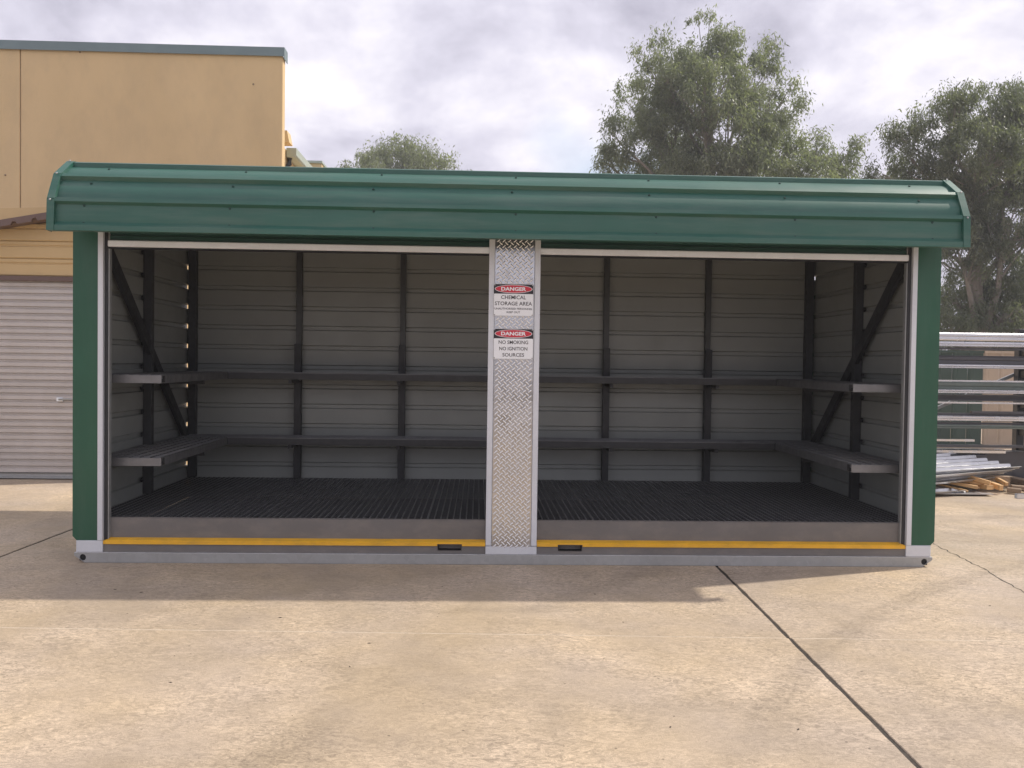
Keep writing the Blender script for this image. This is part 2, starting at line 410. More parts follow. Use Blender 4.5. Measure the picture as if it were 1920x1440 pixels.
# ------------------------------------------------------------------ the yard
ground = MB().box(-200, 200, -200, 250, -.6, -.035).build('ground', 'ground')
ground['kind'] = 'structure'
JA = math.radians(-2.1)
JO = Vector((1.387, -1.655, 0))
JU = Vector((math.cos(JA), math.sin(JA), 0)); JV = Vector((-math.sin(JA), math.cos(JA), 0))
us = [-15.6, -10.4, -5.02, 0, 5.1, 10.3, 15.5]
vs_ = [-9.8, -4.9, 0, 4.85, 9.7, 14.6, 19.5]
rj = random.Random(3)
def slab(u0, u1, v0, v1, gu0, gu1, gv0, gv1):
    # edges lightly ragged where the joint has chipped
    pts = []
    def side(a, b, n, off, jit):
        for i in range(n):
            t = i / n
            pts.append((a[0] + (b[0] - a[0]) * t + off[0] * (1 + rj.uniform(-jit, jit)), a[1] + (b[1] - a[1]) * t + off[1] * (1 + rj.uniform(-jit, jit))))
    n = 60
    side((u0 + gu0, v0 + gv0), (u1 - gu1, v0 + gv0), n, (0, gv0), .5)
    side((u1 - gu1, v0 + gv0), (u1 - gu1, v1 - gv1), n, (-gu1, 0), .45)
    side((u1 - gu1, v1 - gv1), (u0 + gu0, v1 - gv1), n, (0, -gv1), .5)
    side((u0 + gu0, v1 - gv1), (u0 + gu0, v0 + gv0), n, (gu0, 0), .45)
    mb = MB()
    c = Vector(((u0 + u1) / 2, (v0 + v1) / 2))
    P3 = lambda u, v, z: tuple(JO + JU * u + JV * v + Vector((0, 0, z)))
    N_ = len(pts)
    chamf = .003
    inner = [(u + (c.x - u) / abs(u1 - u0) * 2 * chamf, v + (c.y - v) / abs(v1 - v0) * 2 * chamf) for u, v in pts]
    mb.v = [P3(u, v, -.03) for u, v in pts] + [P3(u, v, -.003) for u, v in pts] + [P3(u, v, 0) for u, v in inner]
    for i in range(N_):
        j = (i + 1) % N_
        mb.f.append((i, j, N_ + j, N_ + i)); mb.f.append((N_ + i, N_ + j, 2 * N_ + j, 2 * N_ + i))
    mb.f.append(tuple(2 * N_ + i for i in range(N_)))
    mb.m = [0] * len(mb.f)
    o = mb.build('concrete_slab', 'concrete', ground, fix=False)
    return o
DARK, THIN = .0052, .0023
for i in range(len(us) - 1):
    for j in range(len(vs_) - 1):
        slab(us[i], us[i + 1], vs_[j], vs_[j + 1], DARK, DARK, THIN, THIN)
for u in us[1:-1]:
    mb = MB(); a = JO + JU * u + JV * vs_[0]; b = JO + JU * u + JV * vs_[-1]
    mb.bar(a + Vector((0, 0, -.017)), b + Vector((0, 0, -.017)), .028, .024).build('joint_sealant', 'mastic', ground)
for v in vs_[1:-1]:
    for ua, ub in zip(us[:-1], us[1:]):
        a = JO + JU * (ua + .013) + JV * v + Vector((0, 0, -.0135)); b = JO + JU * (ub - .013) + JV * v + Vector((0, 0, -.0135))
        MB().bar(a, b, .013, .024).build('joint_filler', 'grout', ground)
# a hairline crack on the right: a thin ragged ribbon
rc = random.Random(5); mb = MB(); pts = []
ctrl = [(3.62, 2.3), (3.50, 1.5), (3.44, .95), (3.374, .409), (3.32, -.113), (3.226, -.696), (3.14, -1.05), (3.02, -1.7)]
for a, b in zip(ctrl[:-1], ctrl[1:]):
    for k in range(10):
        t = k / 10; pts.append((a[0] + (b[0] - a[0]) * t + rc.uniform(-.013, .013), a[1] + (b[1] - a[1]) * t))
vv = []
for x, y in pts:
    w = rc.uniform(.002, .0055); vv += [(x - w, y, .0015), (x + w, y, .0015)]
mb.face_block(vv, [(2 * i, 2 * i + 1, 2 * i + 3, 2 * i + 2) for i in range(len(pts) - 1)])
mb.build('crack', 'mastic', ground, fix=False)
# scattered leaf bits and grit
mb = MB(); rd = random.Random(21)
for k in range(110):
    x, y = rd.uniform(-5, 5.5), rd.choice([rd.uniform(-3.6, -.2), rd.uniform(-3.2, 3.2)])
    if abs(x) < 3.05 and -.05 < y < 2.4: continue
    s = rd.uniform(.002, .006); an = rd.uniform(0, 3.14); e1 = rd.uniform(1, 2.6)
    ca, sa = math.cos(an), math.sin(an)
    q = [(x + (ca * a - sa * b) * s, y + (sa * a + ca * b) * s, .001 + h * s) for a, b, h in ((-e1, 0, 0), (0, -.7, 0), (e1, 0, .1), (0, .7, 0), (0, 0, .5))]
    mb.face_block(q, [(0, 1, 4), (1, 2, 4), (2, 3, 4), (3, 0, 4)])
o = mb.build('ground_litter', 'mastic', None); o['kind'] = 'stuff'
tag(o, 'tiny dark bits of leaf and grit scattered on the concrete yard', 'litter')

# ------------------------------------------------------------------ the storage shed
shed = thing('storage_shed', 'green steel chemical storage shed with two open roller doors and curved roof', 'shed', (0, 0, 0))
W, D = 3.0, 2.33
# --- skid and base
def skid_front(y0, y1):
    return plate('skid_beam', [(-2.985, .050), (-2.985, .066), (2.985, .066), (2.985, .050), (2.915, .002), (-2.915, .002)],
                 [circle(-2.927, .037, .022), circle(2.927, .037, .022)], y0, y1, 'galv_dull', shed)
skid_front(-.012, 0.0)
skid_front(D, D + .012)
for s in (-1, 1):
    MB().box(min(s * 2.90, s * 2.955), max(s * 2.90, s * 2.955), .0005, .06, .012, .064).build('hole_shade_block', 'black', shed)  # black block added behind each skid hole so it looks dark
for s in (-1, 1):
    MB().box(s * 2.86 - .02, s * 2.86 + .02, .002, D - .002, .002, .066).build('skid_rail', 'galv_dull', shed)
MB().box(-2.985, 2.985, -.012, .05, .0665, .0715).build('skid_flange', 'galv', shed, bevel=.001)
MB().box(-2.95, 2.95, .06, D - .02, .068, .10).build('bund_tray', 'black', shed)  # black tray: the shade below the grating is put into its colour
for s in (-1, 1):
    MB().box(min(s * 2.973, s * 2.795), max(s * 2.973, s * 2.795), -.010, .05, .073, .152).build('corner_foot', 'guide', shed, bevel=.002)
MB().box(-.178, .178, -.010, .05, .073, .128).build('column_foot', 'guide', shed, bevel=.002)
# --- sills, fork pockets, yellow edges, bund fronts for each bay
for s, (x0, x1, fx0, fx1) in ((-1, (-2.794, -.179, -.505, -.349)), (1, (.179, 2.794, .334, .492))):
    plate('sill_plate', [(x0, .073), (x1, .073), (x1, .140), (x0, .140)], [[(fx0, .101), (fx1, .101), (fx1, .137), (fx0, .137)]], .002, .008, 'bund', shed)
    # sleeve of the fork pocket; its inner darkness is put into the black
    t = .004; mb = MB()
    mb.box(fx0 - t, fx1 + t, -.003, .9, .101 - t, .101); mb.box(fx0 - t, fx1 + t, .009, .9, .137, .137 + t)
    mb.box(fx0 - t, fx0, -.003, .9, .1013, .1367); mb.box(fx1, fx1 + t, -.003, .9, .1013, .1367); mb.box(fx0, fx1, .9, .904, .1013, .1367)
    mb.build('fork_pocket', 'black', shed)
    # yellow edge: nosing with a sloping top, notched above the pocket, ends cut at a slant
    mb = MB()
    prof_full = [(-.006, .1275), (-.006, .150), (.004, .156), (.046, .165), (.046, .158), (.001, .149), (.001, .1275)]
    prof_cut = [(-.006, .1415), (-.006, .150), (.004, .156), (.046, .165), (.046, .158), (.001, .149), (.001, .1415)]
    for a, b, pr in ((x0 + .001, fx0 - .008, prof_full), (fx0 - .008, fx1 + .008, prof_cut), (fx1 + .008, x1 - .001, prof_full)):
        def to3(u, v, tt):
            k = max(0, v - .150) / .015 * .03
            x = tt
            if abs(tt - (x0 + .001)) < 1e-6 and s < 0: x = tt + k
            if abs(tt - (x1 - .001)) < 1e-6 and s > 0: x = tt - k
            return (x, u, v)
        mb.extrude(pr, to3, a, b)
    mb.build('yellow_edge', 'yellow', shed)
    mb = MB().box(x0 - .03, x1 + .03, .048, .056, .10, .298); mb.box(x0 - .03, x1 + .03, .048, .075, .2985, .303)
    mb.build('bund_front', 'bund', shed, bevel=.0015)
# --- floor grating, five panels
pitch = .0445; gw = 2.94 * 2 / 5
mb = MB(); nb = int(gw / pitch)
ga, gb = .058, D - .075
for k in range(nb + 1):
    x = k * (gw - .006) / nb
    mb.box(x - .0034, x + .0034, ga, gb, .284, .298)
for k in range(int((gb - ga) / pitch) + 1):
    y = ga + .003 + k * ((gb - ga - .006) / int((gb - ga) / pitch))
    mb.box(0, gw - .006, y - .0016, y + .0016, .2925, .2972, 1)
gm = mb.mesh('floor_grating', ['grate_top', 'grate'], (0, 0, 0))
for k in range(5):
    put('floor_grating', gm, (-2.94 + k * gw + .003, 0, 0), shed)
# --- wall cladding: sheet with outward ribs, green outside and pale inside
RIB0, RIBP = .235, .1835
def clad_profile(z0, z1, depth):
    pr = [(0, z0)]
    z = RIB0
    while z + .05 < z1:
        if z > z0:
            pr += [(0, z - .024), (depth, z - .015), (depth, z + .015), (0, z + .024)]
        z += RIBP
    pr.append((0, z1)); return pr
def cladding(name, to3, t0, t1, z0=.105, z1=2.62, depth=.023, th=.0016, parent=shed, mats=('lining', 'green')):
    pr = clad_profile(z0, z1, depth)
    mb = MB()
    n = len(pr)
    for off, mi in ((0, 0), (th, 1)):
        vs2 = [to3(u + off, v, t) for t in (t0, t1) for u, v in pr]
        mb.face_block(vs2, [(i, i + 1, n + i + 1, n + i) for i in range(n - 1)], mi)
    mb.face_block([to3(pr[0][0], pr[0][1], t0), to3(pr[0][0], pr[0][1], t1), to3(pr[0][0] + th, pr[0][1], t1), to3(pr[0][0] + th, pr[0][1], t0)], [(0, 1, 2, 3)], 1)
    return mb.build(name, mats, parent, fix=False)
cladding('wall_cladding', lambda u, v, t: (-2.957 - u, t, v), .03, D)
cladding('wall_cladding', lambda u, v, t: (2.957 + u, t, v), .03, D - .012)
cladding('wall_cladding', lambda u, v, t: (t, D - .03 + u, v), -2.955, 2.955)
# flashing closes the rear right corner up to its top rib
mb = MB().box(2.955, 3.0, D - .008, D - .004, .105, 2.235); mb.box(2.9985, 3.002, D - .06, D - .0085, .105, 2.235)
mb.build('corner_flashing', 'green', shed)
# --- front corner panels: folded green flashing with a cut lower corner
for s in (-1, 1):
    xo, xi = s * 3.0, s * 2.832
    ol = [(xo, .182), (xo, 2.30), (xi, 2.30), (xi, .1535), (s * 2.974, .1535)]
    plate('corner_panel', ol, [], -.004, .0, 'green', shed)
    MB().box(min(xo, s * 2.9965), max(xo, s * 2.9965), .0005, .09, .182, 2.30).build('corner_return', 'green', shed)
    for z in (.26, .62, 1.05, 1.48, 1.91):
        pass
# --- door guides either side of each opening
def guide(x0, x1, inner):
    """galvanised channel; inner = +1/-1 is the side that faces the opening"""
    mb = MB().box(x0, x1, -.014, .055, .1535, 2.30)
    g = mb.build('door_guide', 'guide', shed, bevel=.002)
    xe = x1 if inner > 0 else x0
    m2 = MB()
    a, b = sorted((xe + inner * .001, xe + inner * .022)); m2.box(a, b, .012, .05, .154, 2.30)
    m2.build('guide_slot_shade', 'frame_dark', g)  # solid dark bar standing for the shade inside the slot
    m3 = MB(); a, b = sorted((xe + inner * .0225, xe + inner * .030)); m3.box(a, b, .02, .06, .154, 2.30)
    m3.build('guide_lip', 'galv_dull', g)
guide(-2.830, -2.795, 1)
guide(2.795, 2.830, -1)
# --- central column
for s in (-1, 1):
    MB().box(min(s * .1775, s * .139), max(s * .1775, s * .139), -.010, .07, .132, 2.30).build('column_channel', 'guide', shed, bevel=.002)
MB().box(-.1385, .1385, 0.0, .06, .1285, 2.30).build('column_core', 'guide', shed)
tp = MB().box(-.1365, .1365, -.009, -.002, .114, 2.30).build('tread_plate', 'tread', shed, bevel=.001)
mb = MB(); px_, pz_ = .0385, .0385
row = 0; z = .130
while z < 2.29:
    for c in range(-5, 6):
        x = c * px_ + (0 if row % 2 == 0 else px_ / 2)
        if abs(x) > .124: continue
        an = math.radians(45 if (row % 2 == 0) else -45)
        ca, sa = math.cos(an), math.sin(an); L, wd = .0178, .0050
        base = [(-L, 0), (-L * .6, -wd), (L * .6, -wd), (L, 0), (L * .6, wd), (-L * .6, wd)]
        top = [(a * .72, b * .35) for a, b in base]
        vs2 = [(x + ca * a - sa * b, -.0092, z + sa * a + ca * b) for a, b in base] + [(x + ca * a - sa * b, -.0122, z + sa * a + ca * b) for a, b in top]
        mb.face_block(vs2, [(i, (i + 1) % 6, 6 + (i + 1) % 6, 6 + i) for i in range(6)] + [(6, 7, 8, 9, 10, 11)])
    z += pz_ / 2; row += 1
lug = mb.build('tread_lugs', 'tread_lug', tp, smooth=50); lug['kind'] = 'stuff'
bolt_m = None
def disc_mesh(name, r, h, m_, n=8):
    """small domed screw head facing -y"""
    mb = MB(); vs2 = [(r * math.cos(2 * math.pi * i / n), 0, r * math.sin(2 * math.pi * i / n)) for i in range(n)]
    vs2 += [(x * .7, -h, z_) for x, _, z_ in [(p[0], 0, p[2] * .7) for p in vs2]]
    mb.face_block(vs2, [(i, (i + 1) % n, n + (i + 1) % n, n + i) for i in range(n)] + [tuple(n + i for i in range(n))])
    return mb.mesh(name, m_)
rivet = disc_mesh('rivet', .0055, .003, 'screw')
for z in (.135, .46, 1.98):
    for x in (-.122, .122):
        put('rivet', rivet, (x, -.0094, z), tp)
# --- roller doors, rolled up: green slats above an aluminium rail
for s, (x0, x1) in ((-1, (-2.772, -.1785)), (1, (.1785, 2.772))):
    pr = []
    z = 2.205
    while z < 2.45:
        pr += [(.028, z), (.028, z + .030), (.040, z + .034), (.040, z + .041)]; z += .045
    back = [(y + .004, zz_) for y, zz_ in reversed(pr)]
    mb = MB().extrude(pr + back, lambda u, v, t: (t, u, v), x0, x1)
    rd_ = mb.build('roller_door', 'green_slat', shed)
    mr = MB().extrude([(.010, 2.163), (.010, 2.199), (.016, 2.204), (.056, 2.204), (.056, 2.163), (.045, 2.158), (.022, 2.158)], lambda u, v, t: (t, u, v), x0 - .002, x1 + .002)
    mr.build('bottom_rail', 'alu', rd_, bevel=.0015)
    ms_ = MB().box(x0, x1, .018, .05, 2.146, 2.1575); ms_.build('weather_seal', 'black', rd_)
    MB().tube([(x0, .22, 2.44), (x1, .22, 2.44)], .135, 20).build('door_roll', 'green_slat', rd_, smooth=40)
# head beam behind the fascia
MB().box(-2.99, 2.99, .40, .46, 2.36, 2.50).build('head_beam', 'galv_dark', shed)
# --- roof
XR = 3.025
prof = [(-.329, 2.218), (-.319, 2.420), (-.227, 2.596), (-.038, 2.717), (.35, 2.770), (1.165, 2.800)]
full = prof + [(D - y, z) for y, z in reversed(prof[:-1])]
REC = .026
def inward(i, P):
    a = Vector(P[max(i - 1, 0)]); b = Vector(P[min(i + 1, len(P) - 1)])
    d = (b - a).normalized(); return Vector((d.y, -d.x))
def pan_points():
    """outer skin: recessed pans between raised flat-topped ribs on every fold"""
    out = []; P = [Vector(p) for p in full]; n = len(P)
    for i in range(n):
        nin = inward(i, full)
        dprev = (P[i] - P[i - 1]).normalized() if i else None
        dnext = (P[i + 1] - P[i]).normalized() if i < n - 1 else None
        hw = .014
        if i == 0:
            out += [P[0] + Vector((.02, 0)), P[0], P[0] + dnext * .034, P[0] + dnext * .060 + Vector((dnext.y, -dnext.x)) * REC]
        elif i == n - 1:
            nn = Vector((dprev.y, -dprev.x))
            out += [P[i] - dprev * .060 + nn * REC, P[i] - dprev * .034, P[i], P[i] + Vector((-.02, 0))]
        else:
            np_ = Vector((dprev.y, -dprev.x)); nn = Vector((dnext.y, -dnext.x))
            out += [P[i] - dprev * (hw + .016) + np_ * REC, P[i] - dprev * hw, P[i] + dnext * hw, P[i] + dnext * (hw + .016) + nn * REC]
        if i < n - 1:                                       # gently bellied pan
            a = P[i] + dnext * (.060 if i == 0 else .030); b = P[i + 1] - dnext * (.060 if i + 1 == n - 1 else .030)
            nn = Vector((dnext.y, -dnext.x))
            sag = 0.012 if i in (1, 2, 7, 8) else .002
            for k in range(1, 6):
                t = k / 6
                out.append(a + (b - a) * t + nn * (REC - sag * 4 * t * (1 - t)))
    return [(q.x, q.y) for q in out]
pp = pan_points()
roof = MB()
nP = len(pp)
roof.face_block([(x, u, v) for x in (-XR + .004, XR - .004) for u, v in pp], [(i, i + 1, nP + i + 1, nP + i) for i in range(nP - 1)], 0)
inner_p = []
for i, p in enumerate(full):
    q = Vector(p) + inward(i, full) * .045; inner_p.append((q.x, q.y))
nI = len(inner_p)
roof.face_block([(x, u, v) for x in (-XR + .004, XR - .004) for u, v in inner_p], [(i, i + 1, nI + i + 1, nI + i) for i in range(nI - 1)], 1)
b0 = [(x, *pp[0]) for x in (-XR + .004, XR - .004)] + [(x, *inner_p[0]) for x in (-XR + .004, XR - .004)]
roof.face_block(b0, [(0, 1, 3, 2)], 0)
b0 = [(x, *pp[-1]) for x in (-XR + .004, XR - .004)] + [(x, *inner_p[-1]) for x in (-XR + .004, XR - .004)]
roof.face_block(b0, [(0, 1, 3, 2)], 0)
roof_o = roof.build('roof', ['green_roof', 'lining'], shed, smooth=25)
# barge trims: one folded piece for each straight run
for s in (-1, 1):
    for i in range(len(full) - 1):
        a, b = Vector(full[i]), Vector(full[i + 1]); d = (b - a).normalized(); nn = Vector((d.y, -d.x))
        if i > 0: a = a + d * .0006
        ia, ib = a + nn * .07, b + nn * .07
        oa, ob = a - nn * .004 - d * (.0 if i == 0 else -.002), b - nn * .004
        mb = MB()
        ws = sorted((s * (XR - .047), s * XR))
        mb.extrude([tuple(oa), tuple(ob), tuple(b + nn * .006), tuple(a + nn * .006)], lambda u, v, t: (t, u, v), ws[0], ws[1])
        w2 = sorted((s * (XR - .0035), s * XR))
        mb.extrude([tuple(a + nn * .0062), tuple(b + nn * .0062), tuple(ib), tuple(ia)], lambda u, v, t: (t, u, v), w2[0], w2[1])
        w3 = sorted((s * (XR - .047), s * (XR - .0435)))
        mb.extrude([tuple(a + nn * .0062), tuple(b + nn * .0062), tuple(b + nn * .024), tuple(a + nn * .024)], lambda u, v, t: (t, u, v), w3[0], w3[1])
        mb.build('barge_trim', 'green_roof', roof_o)
    # gable infill below the trims
    gp = [(u, v) for u, v in inner_p if v > 2.3]
    gp = [(.0, 2.31)] + [(max(u, .0), v) for u, v in gp] + [(D, 2.31)]
    mb = MB(); ws = sorted((s * 2.99, s * 2.994))
    mb.extrude(gp, lambda u, v, t: (t, u, v), ws[0], ws[1]); mb.build('gable_end', 'green', roof_o)
# soffit strip under the front overhang
MB().box(-2.99, 2.99, -.30, -.006, 2.302, 2.306).build('soffit', 'green', roof_o)
MB().box(-2.99, 2.99, D - .005, D + .30, 2.302, 2.306).build('soffit', 'green', roof_o)
scm = disc_mesh('roof_screw', .0085, .006, 'screw_green')
def screws(seg, t, xs):
    a, b = Vector(full[seg]), Vector(full[seg + 1]); d = (b - a).normalized(); nn = Vector((d.y, -d.x))
    sag = .012 * 4 * t * (1 - t) if seg in (1, 2) else 0
    q = a + (b - a) * t + nn * (REC - sag - .0005)
    ang = math.atan2(-nn.x, nn.y)                       # turn the head to the pan's slope
    for x in xs:
        put('roof_screw', scm, (x, q.x, q.y), roof_o, rot=(-(math.atan2(d.x, d.y)), 0, 0))
screws(2, .62, [-2.72 + .905 * k for k in range(7)])
screws(1, .70, [-2.78 + .915 * k for k in range(7)])
screws(0, .82, [-2.8 + .93 * k for k in range(7)])
screws(0, .27, [-2.8 + .93 * k for k in range(7)])
tsm = disc_mesh('trim_screw', .007, .005, 'screw')
for s in (-1, 1):
    for i in (1, 2, 3):
        put('trim_screw', tsm, (s * (XR - .024), full[i][0] - .012, full[i][1] + (.004 if i > 1 else -.006)), roof_o, rot=(-.5 * (i - 1), 0, 0))
# --- frame inside: corner posts, studs, mid posts, braces
def post(name, x0, x1, y0, y1, z0=.30, z1=2.60, m_='galv_dark'):
    return MB().box(x0, x1, y0, y1, z0, z1).build(name, m_, shed, bevel=.002)
for s in (-1, 1):
    post('corner_post', *sorted((s * 2.935, s * 2.865)), 2.215, 2.285)
    post('corner_post', *sorted((s * 2.935, s * 2.865)), .075, .14)
    post('side_post', *sorted((s * 2.952, s * 2.885)), 1.15, 1.21)
for x in (-1.922, -.956, .963, 1.933):
    st = post('wall_stud', x - .026, x + .026, 2.245, 2.292, m_='stud')
    post('shelf_upright', x - .031, x + .031, 2.195, 2.2435, .30, 1.553, 'frame_dark')
for s, (ya, za, yb, zb) in ((-1, (.10, 2.385, 2.24, .555)), (1, (.10, 2.42, 2.30, .475))):
    mb = MB(); x = s * 2.905
    mb.bar((x, ya, za), (x, yb, zb), .09, .034, up=(1, 0, 0))
    mb.build('diagonal_brace', 'frame_dark', shed, bevel=.002)
# closers in the ribs beside the mid posts
rubber = MB().box(-.009, .009, -.016, .016, -.018, .018).mesh('rib_closer', 'black', bevel=.006)
for s in (-1, 1):
    z = RIB0 + RIBP
    while z < 2.4:
        put('rib_closer', rubber, (s * 2.949, 1.128, z), shed); z += RIBP
# --- shelves: two levels round three sides, steel edge and bar grating
def shelf(x0, x1, y0, y1, z, edges):
    """edges: which sides carry an edge strip"""
    mb = MB(); h = .056; t = .004
    if 'f' in edges: mb.box(x0, x1, y0, y0 + t, z - h, z); mb.box(x0, x1, y0 + t, y0 + .03, z - h, z - h + t)
    if 'b' in edges: mb.box(x0, x1, y1 - t, y1, z - h, z)
    if 'r' in edges: mb.box(x1 - t, x1, y0 + .075, y1, z - h, z - .001); mb.box(x1 - .03, x1 - t, y0 + .075, y1, z - h, z - h + t)
    if 'l' in edges: mb.box(x0, x0 + t, y0 + .075, y1, z - h, z - .001); mb.box(x0 + t, x0 + .03, y0 + .075, y1, z - h, z - h + t)
    sh = mb.build('shelf', 'galv_dark' if edges == 'f' else 'shelf_bar', shed, bevel=.001)  # side shelves paler: light on their front ends put into the colour
    g = MB()
    along_y = ('l' in edges or 'r' in edges)
    pl, pc = .072, .045
    px2, py2 = (pl, pc) if along_y else (pc, pl)
    nx, ny = max(round((x1 - x0) / px2), 1), max(round((y1 - y0) / py2), 1)
    hx, hy = (.004, .0015) if along_y else (.0015, .004)
    for k in range(nx + 1):
        x = x0 + .008 + (x1 - x0 - .016) * k / nx; g.box(x - hx, x + hx, y0 + .006, y1 - .006, z - (.026 if along_y else .008), z + (.005 if along_y else .002))
    for k in range(ny + 1):
        y = y0 + .010 + (y1 - y0 - .02) * k / ny; g.box(x0 + .006, x1 - .006, y - hy, y + hy, z - (.008 if along_y else .026), z + (.002 if along_y else .005))
    g.build('shelf_grating', 'shelf_bar', sh)
    if 'l' in edges or 'r' in edges:
        e1 = MB(); xx = x1 if 'r' in edges else x0
        e1.box(min(xx, xx + (-.05 if 'r' in edges else .05)), max(xx, xx + (-.05 if 'r' in edges else .05)), y0 + .035, y0 + .074, z - .05, z - .003)
        e1.build('shelf_end_block', 'frame_dark', sh)
    return sh
for z in (1.283, .70):
    shelf(-2.93, -2.465, .17, 1.845, z, 'fr')
    shelf(2.465, 2.93, .17, 1.845, z, 'fl')
    bs = shelf(-2.93, 2.93, 1.85, 2.19, z, 'f')
    for x in (-1.922, -.956, .963, 1.933):
        MB().bar((x, 1.87, z - .075), (x, 2.19, z - .075), .03, .03).build('shelf_bracket', 'frame_dark', bs)
    for s in (-1, 1):
        MB().bar((s * 2.47, 1.172, z - .072), (s * 2.884, 1.172, z - .072), .03, .03).build('shelf_bracket', 'frame_dark', bs)
# --- plate reinforcing each opening's floor edge is part of the bund; ceiling rafters
for x in (-1.922, -.956, .963, 1.933):
    MB().box(x - .025, x + .025, .47, 2.24, 2.60, 2.66).build('roof_rafter', 'galv_dark', shed)

# ------------------------------------------------------------------ danger signs
def text_mesh(txt, size, width, mname, bold=0.0, squash=1.0):
    cu = bpy.data.curves.new('lettering', 'FONT'); cu.body = txt; cu.size = size; cu.align_x = 'CENTER'; cu.align_y = 'CENTER'
    cu.offset = bold; cu.extrude = .0004; cu.resolution_u = 3
    ob = bpy.data.objects.new('lettering', cu); COL.objects.link(ob)
    dg = bpy.context.evaluated_depsgraph_get(); me = bpy.data.meshes.new_from_object(ob.evaluated_get(dg))
    bpy.data.objects.remove(ob, do_unlink=True); bpy.data.curves.remove(cu)
    n = len(me.vertices); co = np.empty(n * 3, np.float32); me.vertices.foreach_get('co', co); co = co.reshape(-1, 3)
    mn, mx = co.min(0), co.max(0)
    co[:, :2] -= (mn[:2] + mx[:2]) / 2
    co[:, 0] *= width / (mx[0] - mn[0])
    co[:, 1] *= squash
    out = np.stack([co[:, 0], -co[:, 2], co[:, 1]], 1).astype(np.float32)
    me.vertices.foreach_set('co', out.ravel()); me.materials.clear(); me.materials.append(MT[mname]); me.update()
    me.name = 'lettering'
    return me
def ellipse_prism(cx, cz, a, b, y0, y1, n=40):
    return MB().extrude([(cx + a * math.cos(2 * math.pi * i / n), cz + b * math.sin(2 * math.pi * i / n)) for i in range(n)], lambda u, v, t: (u, t, v), y0, y1)
def rrect(cx, cz, w, h, r, n=5):
    pts = []
    for sx, sz, a0 in ((1, 1, 0), (-1, 1, 90), (-1, -1, 180), (1, -1, 270)):
        for k in range(n + 1):
            a = math.radians(a0 + 90 * k / n)
            pts.append((cx + sx * (w / 2 - r) + r * math.cos(a), cz + sz * (h / 2 - r) + r * math.sin(a)))
    return pts
pinm = disc_mesh('sign_rivet', .0052, .003, 'screw')
def sign(name, label, cx, z0, z1, lines):
    h = z1 - z0; w = .279; cz = (z0 + z1) / 2; y = -.0155
    root = thing(name, label, 'sign', (cx, y, z0), 'danger signs on the column')
    T3 = lambda u, v, t: (u, t, v)
    MB().extrude(rrect(cx, cz, w, h, .010), T3, y - .0012, y + .0025).build('plate', 'sign_white', root)
    MB().extrude(rrect(cx, cz, w - .004, h - .004, .009), T3, y - .0016, y - .0013).build('border', 'sign_black', root)
    hz = z1 - .066
    MB().extrude(rrect(cx, (z0 + hz) / 2 + .0005, w - .008, hz - z0 - .005, .006), T3, y - .0022, y - .0017).build('message_panel', 'sign_white', root)
    oz = z1 - .0345
    ellipse_prism(cx, oz, .130, .0285, y - .0021, y - .00165).build('oval_border', 'sign_white', root)
    ellipse_prism(cx, oz, .1262, .0255, y - .0026, y - .00215).build('oval', 'sign_red', root)
    put('lettering', text_mesh('DANGER', .034, .172, 'sign_white', .0011, 1.0), (cx, y - .0031, oz), root)
    for t_, sz, wd, zo, bold in lines:
        put('lettering', text_mesh(t_, sz, wd, 'sign_black', bold * .32, 1.0), (cx, y - .0027, z1 - zo), root)
    for sx in (-1, 1):
        for zz_ in (z0 + .0085, z1 - .0085):
            put('rivet', pinm, (cx + sx * (w / 2 - .009), y - .0028, zz_), root)
sign('danger_sign', 'white danger sign reading CHEMICAL STORAGE AREA on the tread plate column', -.0065, 1.727, 1.949,
     [('CHEMICAL', .036, .172, .092, .0010), ('STORAGE AREA', .036, .257, .135, .0010), ('UNAUTHORISED PERSONNEL', .019, .262, .171, .0004), ('KEEP OUT', .019, .092, .195, .0004)])
sign('danger_sign', 'white danger sign reading NO SMOKING NO IGNITION SOURCES, lower of the two', -.0035, 1.430, 1.641,
     [('NO SMOKING', .034, .204, .094, .0010), ('NO IGNITION', .034, .194, .138, .0010), ('SOURCES', .034, .150, .181, .0010)])

# ------------------------------------------------------------------ garage annexe on the left
GY = 4.15
gx0, gx1 = -9.6, -4.05
gar = thing('garage', 'low yellow garage annexe with pale roller door and brown roof edge', 'garage', (-6.8, GY, 0))
dx0, dx1 = -8.6, -4.35
dtop = float(at(70, 527, GY)[2]); dbot = float(at(70, 899, GY)[2])
# slats
pit = .0755; nsl = int((dtop - .075) / pit)
prs = [(.016, .0), (.0, .007), (.0, .044), (.016, .050), (.016, .057), (.008, .061), (.008, .066), (.018, .070), (.018, .0748), (.026, .0748), (.026, 0)]
slm = MB().extrude(prs, lambda u, v, t: (t, u, v), 0, dx1 - dx0).mesh('door_slat', 'door')
for k in range(nsl + 1):
    if .075 + (k + 1) * pit > dtop + .03: break
    put('door_slat', slm, (dx0, GY + .03, .075 + k * pit), gar)
MB().extrude([(.02, .012), (.02, .03), (.032, .036), (.032, .06), (.024, .074), (.06, .074), (.06, .012)], lambda u, v, t: (t, GY + u, v), dx0, dx1).build('door_bottom_rail', 'galv_dull', gar)
hp = at(112, 749, GY + .02)
hd = MB().box(hp[0] - .035, hp[0] + .035, GY + .012, GY + .03, hp[2] - .022, hp[2] + .022)
hd = hd.build('door_lock', 'alu', gar, bevel=.003)
MB().tube([(hp[0] + .0, GY + .004, hp[2]), (hp[0] + .06, GY - .03, hp[2] + .006), (hp[0] + .20, GY - .03, hp[2] + .006), (hp[0] + .22, GY + .02, hp[2] + .006)], .010, 8).build('handle', 'galv_dull', hd)
